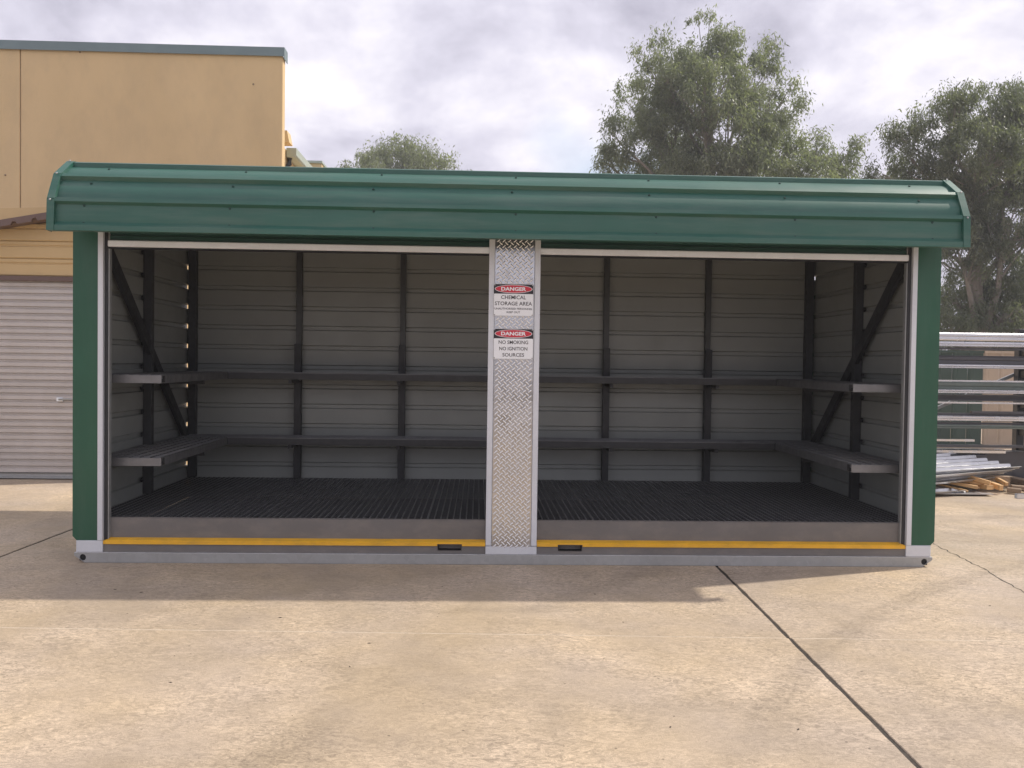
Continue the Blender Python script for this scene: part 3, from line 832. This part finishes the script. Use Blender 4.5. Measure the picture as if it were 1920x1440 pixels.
# head trim, jamb, cladding boards
MB().box(gx0, gx1, GY - .025, GY + .12, dtop, dtop + .055).build('door_head_trim', 'brown', gar, bevel=.004)
MB().box(dx1, gx1, GY - .005, GY + .12, 0.0, dtop - .002).build('wall_pier', 'yellow_clad', gar)
MB().box(gx0, dx0, GY - .005, GY + .12, 0.0, dtop - .002).build('wall_pier', 'yellow_clad', gar)
bh = .197
bpr = [(.012, 0), (.0, .012), (.0, .128), (.012, .136), (.012, .146), (.0, .154), (.0, .186), (.012, .194), (.03, .194), (.03, 0)]
z = dtop + .057
MB().extrude([(gx0, z + 2 * bh), (gx1, z + 2 * bh), (gx1, z + 4.2 * bh), (gx0, z + 3 * bh)], lambda u, v, t: (u, t, v), GY + .031, GY + .11).build('gable_backing', 'yellow_clad', gar)
bmsh = MB().extrude(bpr, lambda u, v, t: (t, u, v), 0, gx1 - gx0).mesh('cladding_board', 'yellow_clad')
for k in range(3):
    put('cladding_board', bmsh, (gx0, GY + .0, z + k * bh), gar)
# roof: folded brown sheet falling to the left, projecting over the front
e0 = at(0, 412, GY - .25); e1 = at(86, 398, GY - .25)
sl = (e1[2] - e0[2]) / (e1[0] - e0[0])
def rz(x): return e0[2] + (x - e0[0]) * sl
mb = MB(); xs = []; zo = []
x = gx0 - .2
while x < gx1 + .15:
    for dx_, dz_ in ((0, -.055), (.15, -.055), (.168, -.02), (.205, -.02)):
        xs.append(x + dx_); zo.append(dz_)
    x += .2232
top = [(x_, rz(x_)) for x_ in xs]; bot = [(x_, rz(x_) + d_ - .02) for x_, d_ in zip(xs, zo)]
nn = len(xs)
for yy in (GY - .25, GY - .235): pass
mb.extrude(top + bot[::-1], lambda u, v, t: (u, t, v), GY - .25, GY - .21, 0)
mb.build('roof_verge', 'brown', gar, fix=True)
mb = MB(); mb.extrude([(xs[0], rz(xs[0]) - .012), (xs[-1], rz(xs[-1]) - .012), (xs[-1], rz(xs[-1]) - .05), (xs[0], rz(xs[0]) - .05)], lambda u, v, t: (u, t, v), GY - .209, GY + 3.6)
mb.build('roof', 'brown', gar)
MB().box(gx1 - .15, gx1, GY + .13, GY + 3.5, 0, rz(gx1) - .08).build('side_wall', 'yellow_clad', gar)
MB().box(gx0, gx0 + .15, GY + .13, GY + 3.5, 0, rz(gx0) - .08).build('side_wall', 'yellow_clad', gar)
MB().box(gx0 + .16, gx1 - .16, GY + 3.4, GY + 3.5, 0, rz(gx0) - .08).build('rear_wall', 'yellow_clad', gar)

# ------------------------------------------------------------------ tall yellow tilt-panel building
BY = 8.6
br = at(529.5, 250, BY); bt0 = at(0, 92, BY); bt1 = at(533, 103, BY)
bx1 = float(br[0]); ztop = float((bt0[2] + bt1[2]) / 2)
jx = float(at(38, 250, BY)[0])
wh = thing('warehouse', 'tall cream yellow concrete panel building with blue grey capping behind the shed', 'building', (bx1 - 5, BY, 0))
edges_x = [bx1]; pw = bx1 - jx
edges_x += [jx, jx - pw, jx - 2 * pw]
for a, b in zip(edges_x[1:], edges_x[:-1]):
    MB().box(a + .008, b - (.0 if b == bx1 else .008), BY, BY + .18, 0, ztop).build('wall_panel', 'yellow_wall', wh, bevel=.008)
for x in edges_x[1:-1]:
    MB().box(x - .0078, x + .0078, BY + .02, BY + .16, 0, ztop).build('panel_joint', 'timber_old', wh)
cz = float(at(300, 84, BY)[2])
mb = MB().box(edges_x[-1], bx1 + .03, BY - .04, BY - .03, ztop - .02, cz)
mb.box(edges_x[-1], bx1 + .03, BY - .029, BY + .22, cz - .012, cz + .001)
mb.box(bx1 + .0205, bx1 + .0305, BY - .0295, BY + .22, ztop - .06, cz - .013)
mb.build('parapet_capping', 'cap', wh)
# stains: bolt marks and two lifting inserts
ins = disc_mesh('lifting_insert', .016, .008, 'timber_old', 12)
for px, py in ((10, 328), (475, 158), (150, 98)):
    q = at(px, py, BY); put('lifting_insert', ins, (q[0], BY - .001, q[2]), wh)
# side wall and gutter running back from the panel
gxl = float(at(546, 283, BY + 1.2)[0]); gz = float(at(546, 277, BY + 1.2)[2])
MB().box(bx1 - 4, gxl - .10, BY + .185, BY + 16, 0, gz - .02).build('side_wall', 'yellow_wall', wh)
mb = MB().extrude([(-.085, 0), (.09, 0), (.09, -.13), (.06, -.16), (-.085, -.16)], lambda u, v, t: (gxl + u, t, gz + v), BY + 1.2, BY + 15)
mb.build('gutter', 'gutter', wh, bevel=.004)
MB().extrude([(gxl - .2, gz + .02), (gxl - 3.5, gz + .45), (gxl - 3.5, gz + .40), (gxl - .2, gz - .03)], lambda u, v, t: (u, t, v), BY + .3, BY + 15).build('roof', 'cap', wh)
MB().tube([(gxl - .05, BY + 1.32, gz - .16), (gxl - .05, BY + 1.3, gz - .26), (gxl - .16, BY + 1.1, gz - .45), (gxl - .16, BY + 1.1, .1)], .045, 10).build('downpipe', 'galv_dark', wh, smooth=40)
fq = at(538, 258, BY + .9)
mb = MB().extrude([(fq[0] - .25, fq[2] - .1), (fq[0] + .06, fq[2] - .1), (fq[0] + .02, fq[2] + .10), (fq[0] - .25, fq[2] + .10)], lambda u, v, t: (u, t, v), BY + .8, BY + 1.1)
mb.build('roof_flashing', 'yellow_wall', wh)
# a lower roof end beyond, just clearing the shed
q0 = at(575, 306, 20); q1 = at(605, 306, 20)
fb = thing('far_building', 'sliver of a cream wall end beyond the warehouse gutter, just above the shed roof', 'building', (float(q0[0]), 20, 0))
MB().box(float(q0[0]) - 3, float(q1[0]) - .03, 20, 24, 0, float(q0[2])).build('wall', 'yellow_wall', fb)
MB().box(float(q0[0]) - 3.1, float(q1[0]), 19.9, 24.1, float(q0[2]), float(q0[2]) + .06).build('roof_edge', 'gutter', fb)

# ------------------------------------------------------------------ steel rack and stock on the right
RY = 4.55
def zat(px, py, Y): return float(at(px, py, Y)[2])
px_post = float(at(1912, 700, RY + .45)[0])
rack = thing('steel_rack', 'grey steel stock rack holding long galvanised sections beside the shed', 'rack', (px_post, RY + .45, 0))
lv = [zat(1800, 652, RY), zat(1800, 694, RY), zat(1800, 753, RY), zat(1800, 807, RY), zat(1800, 841, RY)]
for x in (px_post, px_post - 2.6, px_post + 2.4):
    pst = MB().box(x - .05, x + .05, RY + .40, RY + .50, 0, zat(1912, 617, RY + .45)).build('post', 'galv_dark', rack, bevel=.004)
    MB().box(x - .05, x + .05, RY - .25, RY + .395, 0, .07).build('foot', 'galv_dark', rack)
    for z_ in lv:
        ar = MB().extrude([(RY - .16, z_ - .002), (RY + .399, z_ - .002), (RY + .399, z_ - .085), (RY - .16, z_ - .035)], lambda u, v, t: (t, u, v), x - .022, x + .022)
        ar.build('arm', 'galv_dark', rack)
b0 = at(1907, 700, RY + .53); b1 = at(1757, 765, RY + .53)
bd = b1 - b0
MB().bar(tuple(b0 - bd * .03), tuple(b0 + bd * 1.55), .04, .03, up=(0, 1, 0)).build('cross_brace', 'galv_dull', rack)
def c_section(name, label, y_px0, y_px1, Y, m_, x0=3.75, x1=8.4, flange=.06, lip=.015, face=1, rot=0.0, xend=None, depth=None):
    """cold-rolled C: web towards the camera (face=1) or open side towards it (face=0)"""
    zb, zt = zat(1830, y_px1, Y), zat(1830, y_px0, Y)
    if zt - zb < .02: zt = zb + .02
    t = .004; h = zt - zb; f = depth or flange
    if face:
        pr = [(.006, 0), (f, 0), (f, lip), (f - t, lip), (f - t, t), (t + .01, t), (t + .01, h - t), (f - t, h - t), (f - t, h - lip), (f, h - lip), (f, h), (h * .16, h), (0, h * .84), (0, h * .60), (.008, h * .50), (0, h * .40), (0, h * .12)]
    else:
        pr = [(f, 0), (0, 0), (0, lip), (t, lip), (t, t), (f - t, t), (f - t, h - t), (t, h - t), (t, h - lip), (0, h - lip), (0, h), (f, h)]
    if h < 2 * lip + .012:
        pr = [(0, 0), (f, 0), (f, h), (0, h)]
    xa, xb = x0, (xend if xend else x1)
    mb = MB().extrude(pr, lambda u, v, tt: (tt, Y + u + (tt - 5) * rot, zb + v), xa, xb)
    o = mb.build(name, m_, None, origin=(xa, Y, zb), bevel=0)
    return tag(o, label, 'steel section', 'steel sections on the rack')
c_section('steel_section', 'bright galvanised channel, topmost on the steel rack', 624, 639, RY, 'zinc', face=1)
c_section('steel_section', 'bright galvanised channel second from the top of the rack', 641, 650, RY - .01, 'zinc', face=1)
c_section('steel_section', 'wide dark grey channel on the rack below the two bright top ones', 667, 686, RY + .04, 'zinc_grey', face=1, flange=.08)
c_section('steel_section', 'narrow bright strip added as the lit lower lip of the wide dark grey channel', 684, 691, RY - .05, 'zinc', face=1, flange=.03)  # separate bright strip stands for light caught by the channel's lower lip
c_section('steel_section', 'sage coated channel at mid height of the rack', 716, 735, RY + .05, 'zinc_sage', face=1, flange=.08)
c_section('steel_section', 'thin bright strip added as the lit lip of the sage channel', 731, 738, RY - .04, 'zinc', face=1, flange=.04)  # bright strip put in for the light along the sage channel's lip
c_section('steel_section', 'dark open channel just under the sage channel', 740, 752, RY + .02, 'zinc_grey', face=0, flange=.10)
c_section('steel_section', 'bright galvanised channel on the lower middle arm of the rack', 780, 790, RY - .02, 'zinc', face=1)
c_section('steel_section', 'dark flat bar lying behind the bright lower middle channel', 775, 781, RY + .09, 'zinc_grey', face=1)
c_section('steel_section', 'pale olive flat bar under the bright lower middle channel', 797, 804, RY - .04, 'zinc_sage', face=1)
c_section('steel_section', 'short bright strip low on the rack, ending beside the green corner', 824, 828, RY - .03, 'zinc', face=1, xend=float(at(1825, 826, RY)[0]))
c_section('steel_section', 'thin grey flat bar on the lowest arm of the rack', 835, 839, RY, 'zinc_grey', face=1, flange=.12)

c_section('steel_section', 'thin dark bar just under the second bright top channel', 652, 656, RY + .06, 'zinc_grey', face=1, flange=.05)
c_section('steel_section', 'thin bright rod above the sage channel', 713, 716, RY + .07, 'zinc', face=1, flange=.03)
c_section('steel_section', 'thin bright edge of a flat bar under the dark open channel', 754, 757, RY + .05, 'zinc', face=1, flange=.08)
c_section('steel_section', 'narrow dark bar between the bright channel and the olive bar', 792, 796, RY + .03, 'zinc_grey', face=1, flange=.05)
c_section('steel_section', 'short dark bar on the lower middle arm, beginning halfway along', 771, 775, RY + .03, 'zinc_grey', x0=float(at(1825, 773, RY)[0]), face=1, flange=.05)
# roofing sheets: trapezoid ribs run along the sheet
def sheet_mesh(length, nribs=5, pitch_=.152, h=.029, th=.0022):
    pr = []
    for k in range(nribs):
        y = k * pitch_
        pr += [(y, h), (y + .022, h), (y + .038, 0), (y + .132, 0)]
        if k == nribs - 1: pr += [(y + .148, h), (y + .17, h)]
        else: pr[-1] = (y + .136, 0)
    outp = pr + [(u, v + th) for u, v in reversed(pr)]
    return MB().extrude(outp, lambda u, v, t: (t, u, v), -length, 0).mesh('roofing_sheet', 'sheet_steel', fix=True)
shm = sheet_mesh(1.9)
def sheet(label, px, py, Y, rz_, zoff=0, tilt=0.0, me=None, roll=0.0):
    """placed by its near corner at the cut end"""
    q = at(px, py, Y)
    o = bpy.data.objects.new('roofing_sheet', me or shm); COL.objects.link(o)
    o.location = (q[0], q[1], q[2] + zoff); o.rotation_euler = (roll, tilt, rz_)
    return tag(o, label, 'roofing sheet', 'loose ribbed roofing sheets by the rack')
SR = math.radians(24); RL = math.radians(7)
sheet('ribbed steel roofing sheet on top of the loose sheet stack', 1916, 880, 4.02, SR * 1.0, roll=RL)
sheet('ribbed steel roofing sheet second from the top of the loose stack', 1903, 885, 3.99, SR * 1.15, roll=RL)
sheet('ribbed steel roofing sheet with its notched end in the middle of the stack', 1888, 890, 3.97, SR * 1.12, roll=RL)
sheet('ribbed steel roofing sheet whose end stops short, second lowest of the stack', 1868, 895, 3.95, SR * 1.18, roll=RL)
sheet('lowest ribbed steel roofing sheet of the stack above the timber', 1884, 899, 3.93, SR * 1.15, roll=RL)
lowsheet = sheet('ribbed steel sheet lying under the pine offcuts near the ground', 1815, 925, 3.50, math.radians(20), roll=math.radians(4))
flat1 = MB().box(3.3, float(at(1853, 929, 3.55)[0]), 3.45, 3.75, .022, .030).build('steel_strip', 'sheet_steel', None, origin=(3.3, 3.45, .022))
tag(flat1, 'flat steel strip lowest of all, just above the concrete', 'steel strip')
for lab, pa, pb, Y_, xe in (('bright flat section lying on top of the low pile beside the post', 843, 850, 4.62, 1886), ('grey flat section in the low pile, second from its top', 852, 857, 4.58, 1850),
                            ('bright flat section in the low pile, third from its top', 859, 864, 4.54, 1832), ('grey flat section in the low pile, fourth from its top', 866, 871, 4.50, 1822), ('bright flat section lowest in the low pile', 873, 879, 4.46, 1828)):
    zb, zt = zat(1800, pb, Y_), zat(1800, pa, Y_)
    o = MB().extrude([(.006, zb), (.16, zb), (.16, zt), (.012, zt), (0, zt - .008), (0, zb + .004)], lambda u, v, t: (t, Y_ + u, v), 3.5, float(at(xe, pa, Y_)[0])).build('flat_section', 'zinc' if 'bright' in lab else 'zinc_grey', None, origin=(3.5, Y_, zb))
    tag(o, lab, 'steel section', 'flat sections in the low pile')
for lab, Y_, z0_, z1_ in (('dark backing box added behind the low pile to darken its gaps', 4.72, .02, zat(1800, 846, 4.72)),):
    o = MB().box(3.5, 8.0, Y_, Y_ + .22, z0_, z1_).build('dark_backing', 'zinc_grey', None, origin=(3.5, Y_, z0_))  # plain box added to keep the gaps behind the pile dark
    tag(o, lab, 'dark backing')
# bearers that carry the stock
for x in (3.6, 5.0, 6.1):
    o = MB().box(x - .05, x + .05, 3.55, 4.9, 0, .02).build('ground_strip', 'timber_old', None, origin=(x, 4.2, 0))
    tag(o, {3.6: 'flat timber bearer hidden under the left end of the sheets', 5.0: 'flat timber bearer under the middle of the sheet pile', 6.1: 'flat timber bearer under the right end of the sheet pile'}[x], 'timber bearer')
for i, x in enumerate((3.9, 5.05, 6.35)):
    z1_ = zat(1850, 899, 4.3)
    o = MB().box(x - .06, x + .06, 4.05, 4.75, .021, z1_).build('timber_block', 'timber_old', None, origin=(x, 4.4, .021), bevel=.004)
    tag(o, ['dark timber block under the left of the roofing sheets', 'dark timber block under the middle of the roofing sheets', 'dark timber block under the right of the roofing sheets'][i], 'timber block')
def timber(label, a, b, w, h, m_='timber', roll=0):
    mb = MB().bar(a, b, w, h); o = mb.build('timber_piece', m_, None, origin=a, bevel=.003)
    return tag(o, label, 'timber', 'pine offcuts by the rack')
def tp3(px, py, Y): return tuple(float(c) for c in at(px, py, Y))
timber('pine batten lying diagonally on top of the offcut pile', tp3(1790, 887, 3.86), tp3(1857, 906, 3.60), .045, .045)
timber('long pine batten leading in from behind the shed corner', tp3(1700, 889, 3.95), tp3(1833, 914, 3.58), .07, .035)
timber('pine batten just behind the long one', tp3(1710, 884, 4.02), tp3(1845, 908, 3.68), .06, .035)
timber('short pine block with its end grain to the viewer', tp3(1835, 912, 3.75), tp3(1857, 914, 3.58), .09, .05)
timber('small pine offcut at the right of the pile', tp3(1858, 908, 3.74), tp3(1878, 915, 3.58), .05, .06)
timber('thick brown timber beam end behind the pine offcuts', tp3(1832, 898, 4.0), tp3(1893, 903, 3.86), .12, .12, 'timber_old')
timber('flat pine board under the diagonal batten', tp3(1770, 893, 3.9), tp3(1838, 915, 3.66), .10, .02)
timber('weathered board running off to the right of the timber pile', tp3(1896, 912, 3.8), tp3(1990, 920, 3.6), .10, .035, 'timber_old')
timber('thin pine strip poking out in front of the pile', tp3(1740, 903, 3.75), tp3(1815, 921, 3.5), .03, .02)
timber('short weathered block lying at the foot of the timber pile', tp3(1888, 918, 3.70), tp3(1915, 921, 3.62), .08, .05, 'timber_old')
timber('pale pine wedge resting against the thick brown beam', tp3(1868, 897, 3.88), tp3(1888, 908, 3.72), .04, .04)
q = tp3(1907, 940, 3.3)
o = MB().extrude([(0, 0), (.05, 0), (.05, .05), (.046, .05), (.046, .004), (.004, .004), (.004, .05), (0, .05)], lambda u, v, t: (t, q[1] + u, .001 + v), q[0], q[0] + 1.6).build('steel_channel', 'sheet_steel', None, origin=(q[0], q[1], 0))
tag(o, 'end of a small galvanised channel lying on the concrete at the right', 'steel channel')

# ------------------------------------------------------------------ boundary fence far behind
FY = 9.6
ftop = zat(1790, 657, FY)
def fence(name, label, px0, px1, m_):
    xa, xb = float(at(px0, 700, FY)[0]), float(at(px1, 700, FY)[0])
    root = thing(name, label, 'fence', (xa, FY, 0), 'sheet metal boundary fence')
    n = max(1, round((xb - xa) / .30)); w = (xb - xa) / n
    pr = [(0, 0), (.03, -.022), (.06, -.022), (.09, 0), (w - .004, 0), (w - .004, .004), (.088, .004), (.06, -.018), (.03, -.018), (0, .004)]
    me = MB().extrude(pr, lambda u, v, t: (u, v, t), .05, ftop - .045).mesh('fence_sheet', m_)
    for k in range(n): put('fence_sheet', me, (xa + k * w, FY, 0), root)
    MB().box(xa, xb, FY - .03, FY + .03, ftop - .044, ftop).build('top_rail', m_, root)
    MB().box(xa, xb, FY - .03, FY + .03, .0, .049).build('bottom_rail', m_, root)
    return xb
fence('fence', 'dark green ribbed metal fence seen through the stock rack', 1640, 1843, 'fence_green')
fence('fence', 'beige ribbed metal fence right of the green one behind the rack', 1844, 1990, 'fence_beige')

# ------------------------------------------------------------------ trees
def gum_tree(name, label, base, lobes, m_leaf, n_clump, leaves_per, leaf_len, trunk_r, seed, clump_r=.5, group='gum trees behind the yard'):
    """lobes: (x, y, z, r_across, r_up); a forked trunk, limbs to every lobe, twigs to leaf clumps, hanging leaves"""
    rg = np.random.default_rng(seed)
    root = thing(name, label, 'tree', (base[0], base[1], -.03), group)
    zt = max(l[2] for l in lobes); cx = np.mean([l[0] for l in lobes])
    wood = MB()
    th = zt * .93
    tpts = []
    for k in range(9):
        t = k / 8
        tpts.append(Vector((base[0] + (lobes[0][0] - base[0]) * t ** 1.5 + math.sin(t * 5 + seed) * .15, base[1] + (lobes[0][1] - base[1]) * t, -.05 + th * t)))
    wood.tube(tpts, [trunk_r * (1 - .85 * (k / 8)) for k in range(9)], 8)
    def trunk_at(z_):
        t = min(max(z_ / th, 0), 1) * 8; i = min(int(t), 7); return tpts[i].lerp(tpts[i + 1], t - i), trunk_r * (1 - .85 * t / 8)
    vol = np.array([l[3] ** 2 * l[4] for l in lobes]); vol = vol / vol.sum()
    allc = []
    for li, (lx, ly, lz, ra, rb) in enumerate(lobes):
        z0 = max(zt * .16, lz - rb - zt * rg.uniform(.12, .30))
        p0, r0 = trunk_at(z0)
        c = Vector((lx, ly, lz - rb * .25))
        mid = p0.lerp(c, .5) + Vector((rg.uniform(-.2, .2), rg.uniform(-.2, .2), -.1 * (c - p0).length * .3))
        rl = min(r0 * .6, trunk_r * .5)
        lp = [p0, p0.lerp(mid, .5), mid, mid.lerp(c, .5) + Vector((rg.uniform(-.15, .15), 0, .05)), c]
        wood.tube(lp, [rl, rl * .8, rl * .6, rl * .42, rl * .25], 6)
        k = max(int(n_clump * vol[li]), 5)
        # clumps sit mostly in the outer half of the lobe
        d = rg.normal(size=(k, 3)); d /= np.linalg.norm(d, axis=1)[:, None]
        r = rg.uniform(.25, 1.0, k) ** .55
        q = np.stack([lx + d[:, 0] * r * ra, ly + d[:, 1] * r * ra, lz + d[:, 2] * r * rb], 1)
        q[:, :2] += rg.normal(0, .12, (k, 2)) * ra * .5
        allc.append(q)
        for j in range(k):
            if rg.random() < .55:
                a = lp[2].lerp(c, rg.uniform(.2, 1.0)); b = Vector(q[j])
                m2 = a.lerp(b, .55) + Vector((rg.uniform(-.15, .15), rg.uniform(-.15, .15), -.08))
                wood.tube([a, m2, b], [rl * .22 + .008, rl * .13 + .006, .006], 4, caps=False)
    wood.build('trunk', 'bark', root, smooth=60, fix=False)
    C = np.concatenate(allc); K = len(C)
    cs = rg.uniform(0, 1, K)
    sizes = rg.uniform(.4, 1.5, K) * clump_r
    n = (leaves_per * (sizes / clump_r) ** 1.5).astype(int); tot = int(n.sum())
    idx = np.repeat(np.arange(K), n)
    g3 = rg.normal(0, .48, (tot, 3)); g3[:, :2] *= .82; g3[:, 2] = g3[:, 2] * 1.0 - .2
    pos = C[idx] + g3 * sizes[idx][:, None]
    # hanging leaf axis
    ax = np.stack([rg.normal(0, .55, tot), rg.normal(0, .55, tot), -rg.uniform(.25, 1.2, tot)], 1); ax /= np.linalg.norm(ax, axis=1)[:, None]
    sd = np.cross(ax, rg.normal(size=(tot, 3))); sd /= np.linalg.norm(sd, axis=1)[:, None] + 1e-9
    L = leaf_len * rg.uniform(.6, 1.4, tot)[:, None]; Wd = L * rg.uniform(.09, .16, tot)[:, None]
    v = np.empty((tot, 4, 3)); v[:, 0] = pos; v[:, 1] = pos + ax * L * .45 + sd * Wd; v[:, 2] = pos + ax * L + np.cross(ax, sd) * L * .12; v[:, 3] = pos + ax * L * .45 - sd * Wd
    v -= np.array(world_of(root))
    me = bpy.data.meshes.new('crown')
    me.vertices.add(tot * 4); me.vertices.foreach_set('co', v.astype(np.float32).ravel())
    me.loops.add(tot * 4); me.loops.foreach_set('vertex_index', np.arange(tot * 4, dtype=np.int32))
    me.polygons.add(tot); me.polygons.foreach_set('loop_start', np.arange(0, tot * 4, 4, dtype=np.int32))
    at2 = me.attributes.new('shade', 'FLOAT', 'FACE')
    sh = np.clip(cs[idx] * .6 + rg.uniform(0, .55, tot), 0, 1)
    at2.data.foreach_set('value', sh.astype(np.float32))
    me.materials.append(MT[m_leaf]); me.update(); me.validate()
    o = bpy.data.objects.new('crown', me); COL.objects.link(o); o.parent = root
    return root

def L(px, py, Y, rpx_a, rpx_b, dy=0):
    q = at(px, py, Y + dy); s = (Y + dy - CAM[1]) / F_PX
    return (float(q[0]), float(q[1]), float(q[2]), rpx_a * s, rpx_b * s)
T1Y = 30.0
b1_ = at(1335, 500, T1Y)
gum_tree('gum_tree', 'tallest gum tree with a broad domed crown rising behind the middle of the shed', (float(b1_[0]), T1Y),
         [L(1325, 75, T1Y, 62, 58, 0), L(1245, 130, T1Y, 66, 62, -.6), L(1400, 125, T1Y, 64, 66, .8), L(1320, 165, T1Y, 90, 70, -1.2),
          L(1200, 195, T1Y, 52, 62, .5), L(1440, 195, T1Y, 62, 58, -.8), L(1165, 258, T1Y, 50, 52, -.6), L(1140, 298, T1Y, 30, 34, .2), L(1250, 250, T1Y, 88, 75, .8),
          L(1365, 255, T1Y, 92, 80, -1.2), L(1460, 275, T1Y, 72, 60, .9), L(1555, 285, T1Y, 54, 40, -.4), L(1490, 330, T1Y, 80, 46, -1.6),
          L(1200, 330, T1Y, 62, 52, 1.0), L(1310, 340, T1Y, 100, 60, 0), L(1410, 350, T1Y, 90, 55, .6), L(1560, 350, T1Y, 60, 45, 1), L(1290, 420, T1Y, 90, 55, .4), L(1420, 430, T1Y, 90, 50, -.5)],
         'leaf_a', 620, 215, .165, .40, 5, clump_r=.44)
T2Y = 23.0
b2_ = at(1832, 640, T2Y)
gum_tree('gum_tree', 'tall gum tree at the right edge behind the steel rack and fence', (float(b2_[0]), T2Y),
         [L(1850, 205, T2Y, 78, 58, 0), L(1775, 225, T2Y, 58, 58, -.6), L(1905, 215, T2Y, 60, 62, .6), L(1700, 275, T2Y, 46, 46, .4), L(1830, 290, T2Y, 95, 66, -.8),
          L(1655, 318, T2Y, 36, 36, -.3), L(1690, 250, T2Y, 34, 34, .2), L(1725, 340, T2Y, 62, 44, .8), L(1900, 320, T2Y, 80, 66, .6), L(1800, 385, T2Y, 80, 58, .2), L(1895, 420, T2Y, 75, 58, -.8),
          L(1805, 470, T2Y, 66, 52, -.4), L(1880, 510, T2Y, 78, 48, .6), L(1800, 555, T2Y, 66, 48, .9), L(1875, 585, T2Y, 80, 46, -.4), L(1780, 610, T2Y, 60, 40, -.8),
          L(1940, 560, T2Y, 60, 70, 1.0), L(1985, 300, T2Y, 70, 90, 0), L(1840, 625, T2Y, 90, 36, 1.0), L(1925, 625, T2Y, 60, 36, .3)],
         'leaf_b', 680, 195, .135, .34, 8, clump_r=.35)
T3Y = 55.0
b3_ = at(745, 500, T3Y)
gum_tree('gum_tree', 'small distant gum crown showing above the left half of the shed roof', (float(b3_[0]), T3Y),
         [L(745, 292, T3Y, 48, 34, 0), L(800, 300, T3Y, 44, 34, -1), L(690, 308, T3Y, 40, 28, 1), L(660, 326, T3Y, 36, 20, 0), L(745, 335, T3Y, 70, 34, -1), L(825, 328, T3Y, 34, 28, 1), L(740, 390, T3Y, 90, 50, 0)],
         'leaf_c', 330, 120, .26, .34, 12, clump_r=.62)
b4_ = at(880, 500, 62)
gum_tree('gum_tree', 'tip of a far gum tree barely peeping over the middle of the shed roof', (float(b4_[0]), 62.0),
         [L(877, 334, 62, 16, 17, 0), L(900, 346, 62, 22, 16, 0), L(880, 380, 62, 50, 34, 0)],
         'leaf_c', 90, 110, .34, .26, 14, clump_r=.5)

hm, hn, hl, hb = new_mat('pale_haze')
hn.remove(hb)
pv = N(hn, 'ShaderNodeVolumePrincipled')
pv.inputs['Color'].default_value = (.95, .96, 1.0, 1); pv.inputs['Density'].default_value = .0017; pv.inputs['Anisotropy'].default_value = .2
hl.new(pv.outputs[0], hn['Material Output'].inputs['Volume'])
MT['haze'] = hm
hz_ = MB().box(-210, 210, -210, 260, -1.6, 17.5).build('haze', 'haze', None); hz_['kind'] = 'stuff'

scene.render.engine = 'CYCLES'
scene.cycles.max_bounces = 5
scene.cycles.diffuse_bounces = 4
scene.cycles.glossy_bounces = 3
scene.cycles.transmission_bounces = 3
scene.cycles.transparent_max_bounces = 4
scene.render.resolution_x = 1024
scene.render.resolution_y = 768
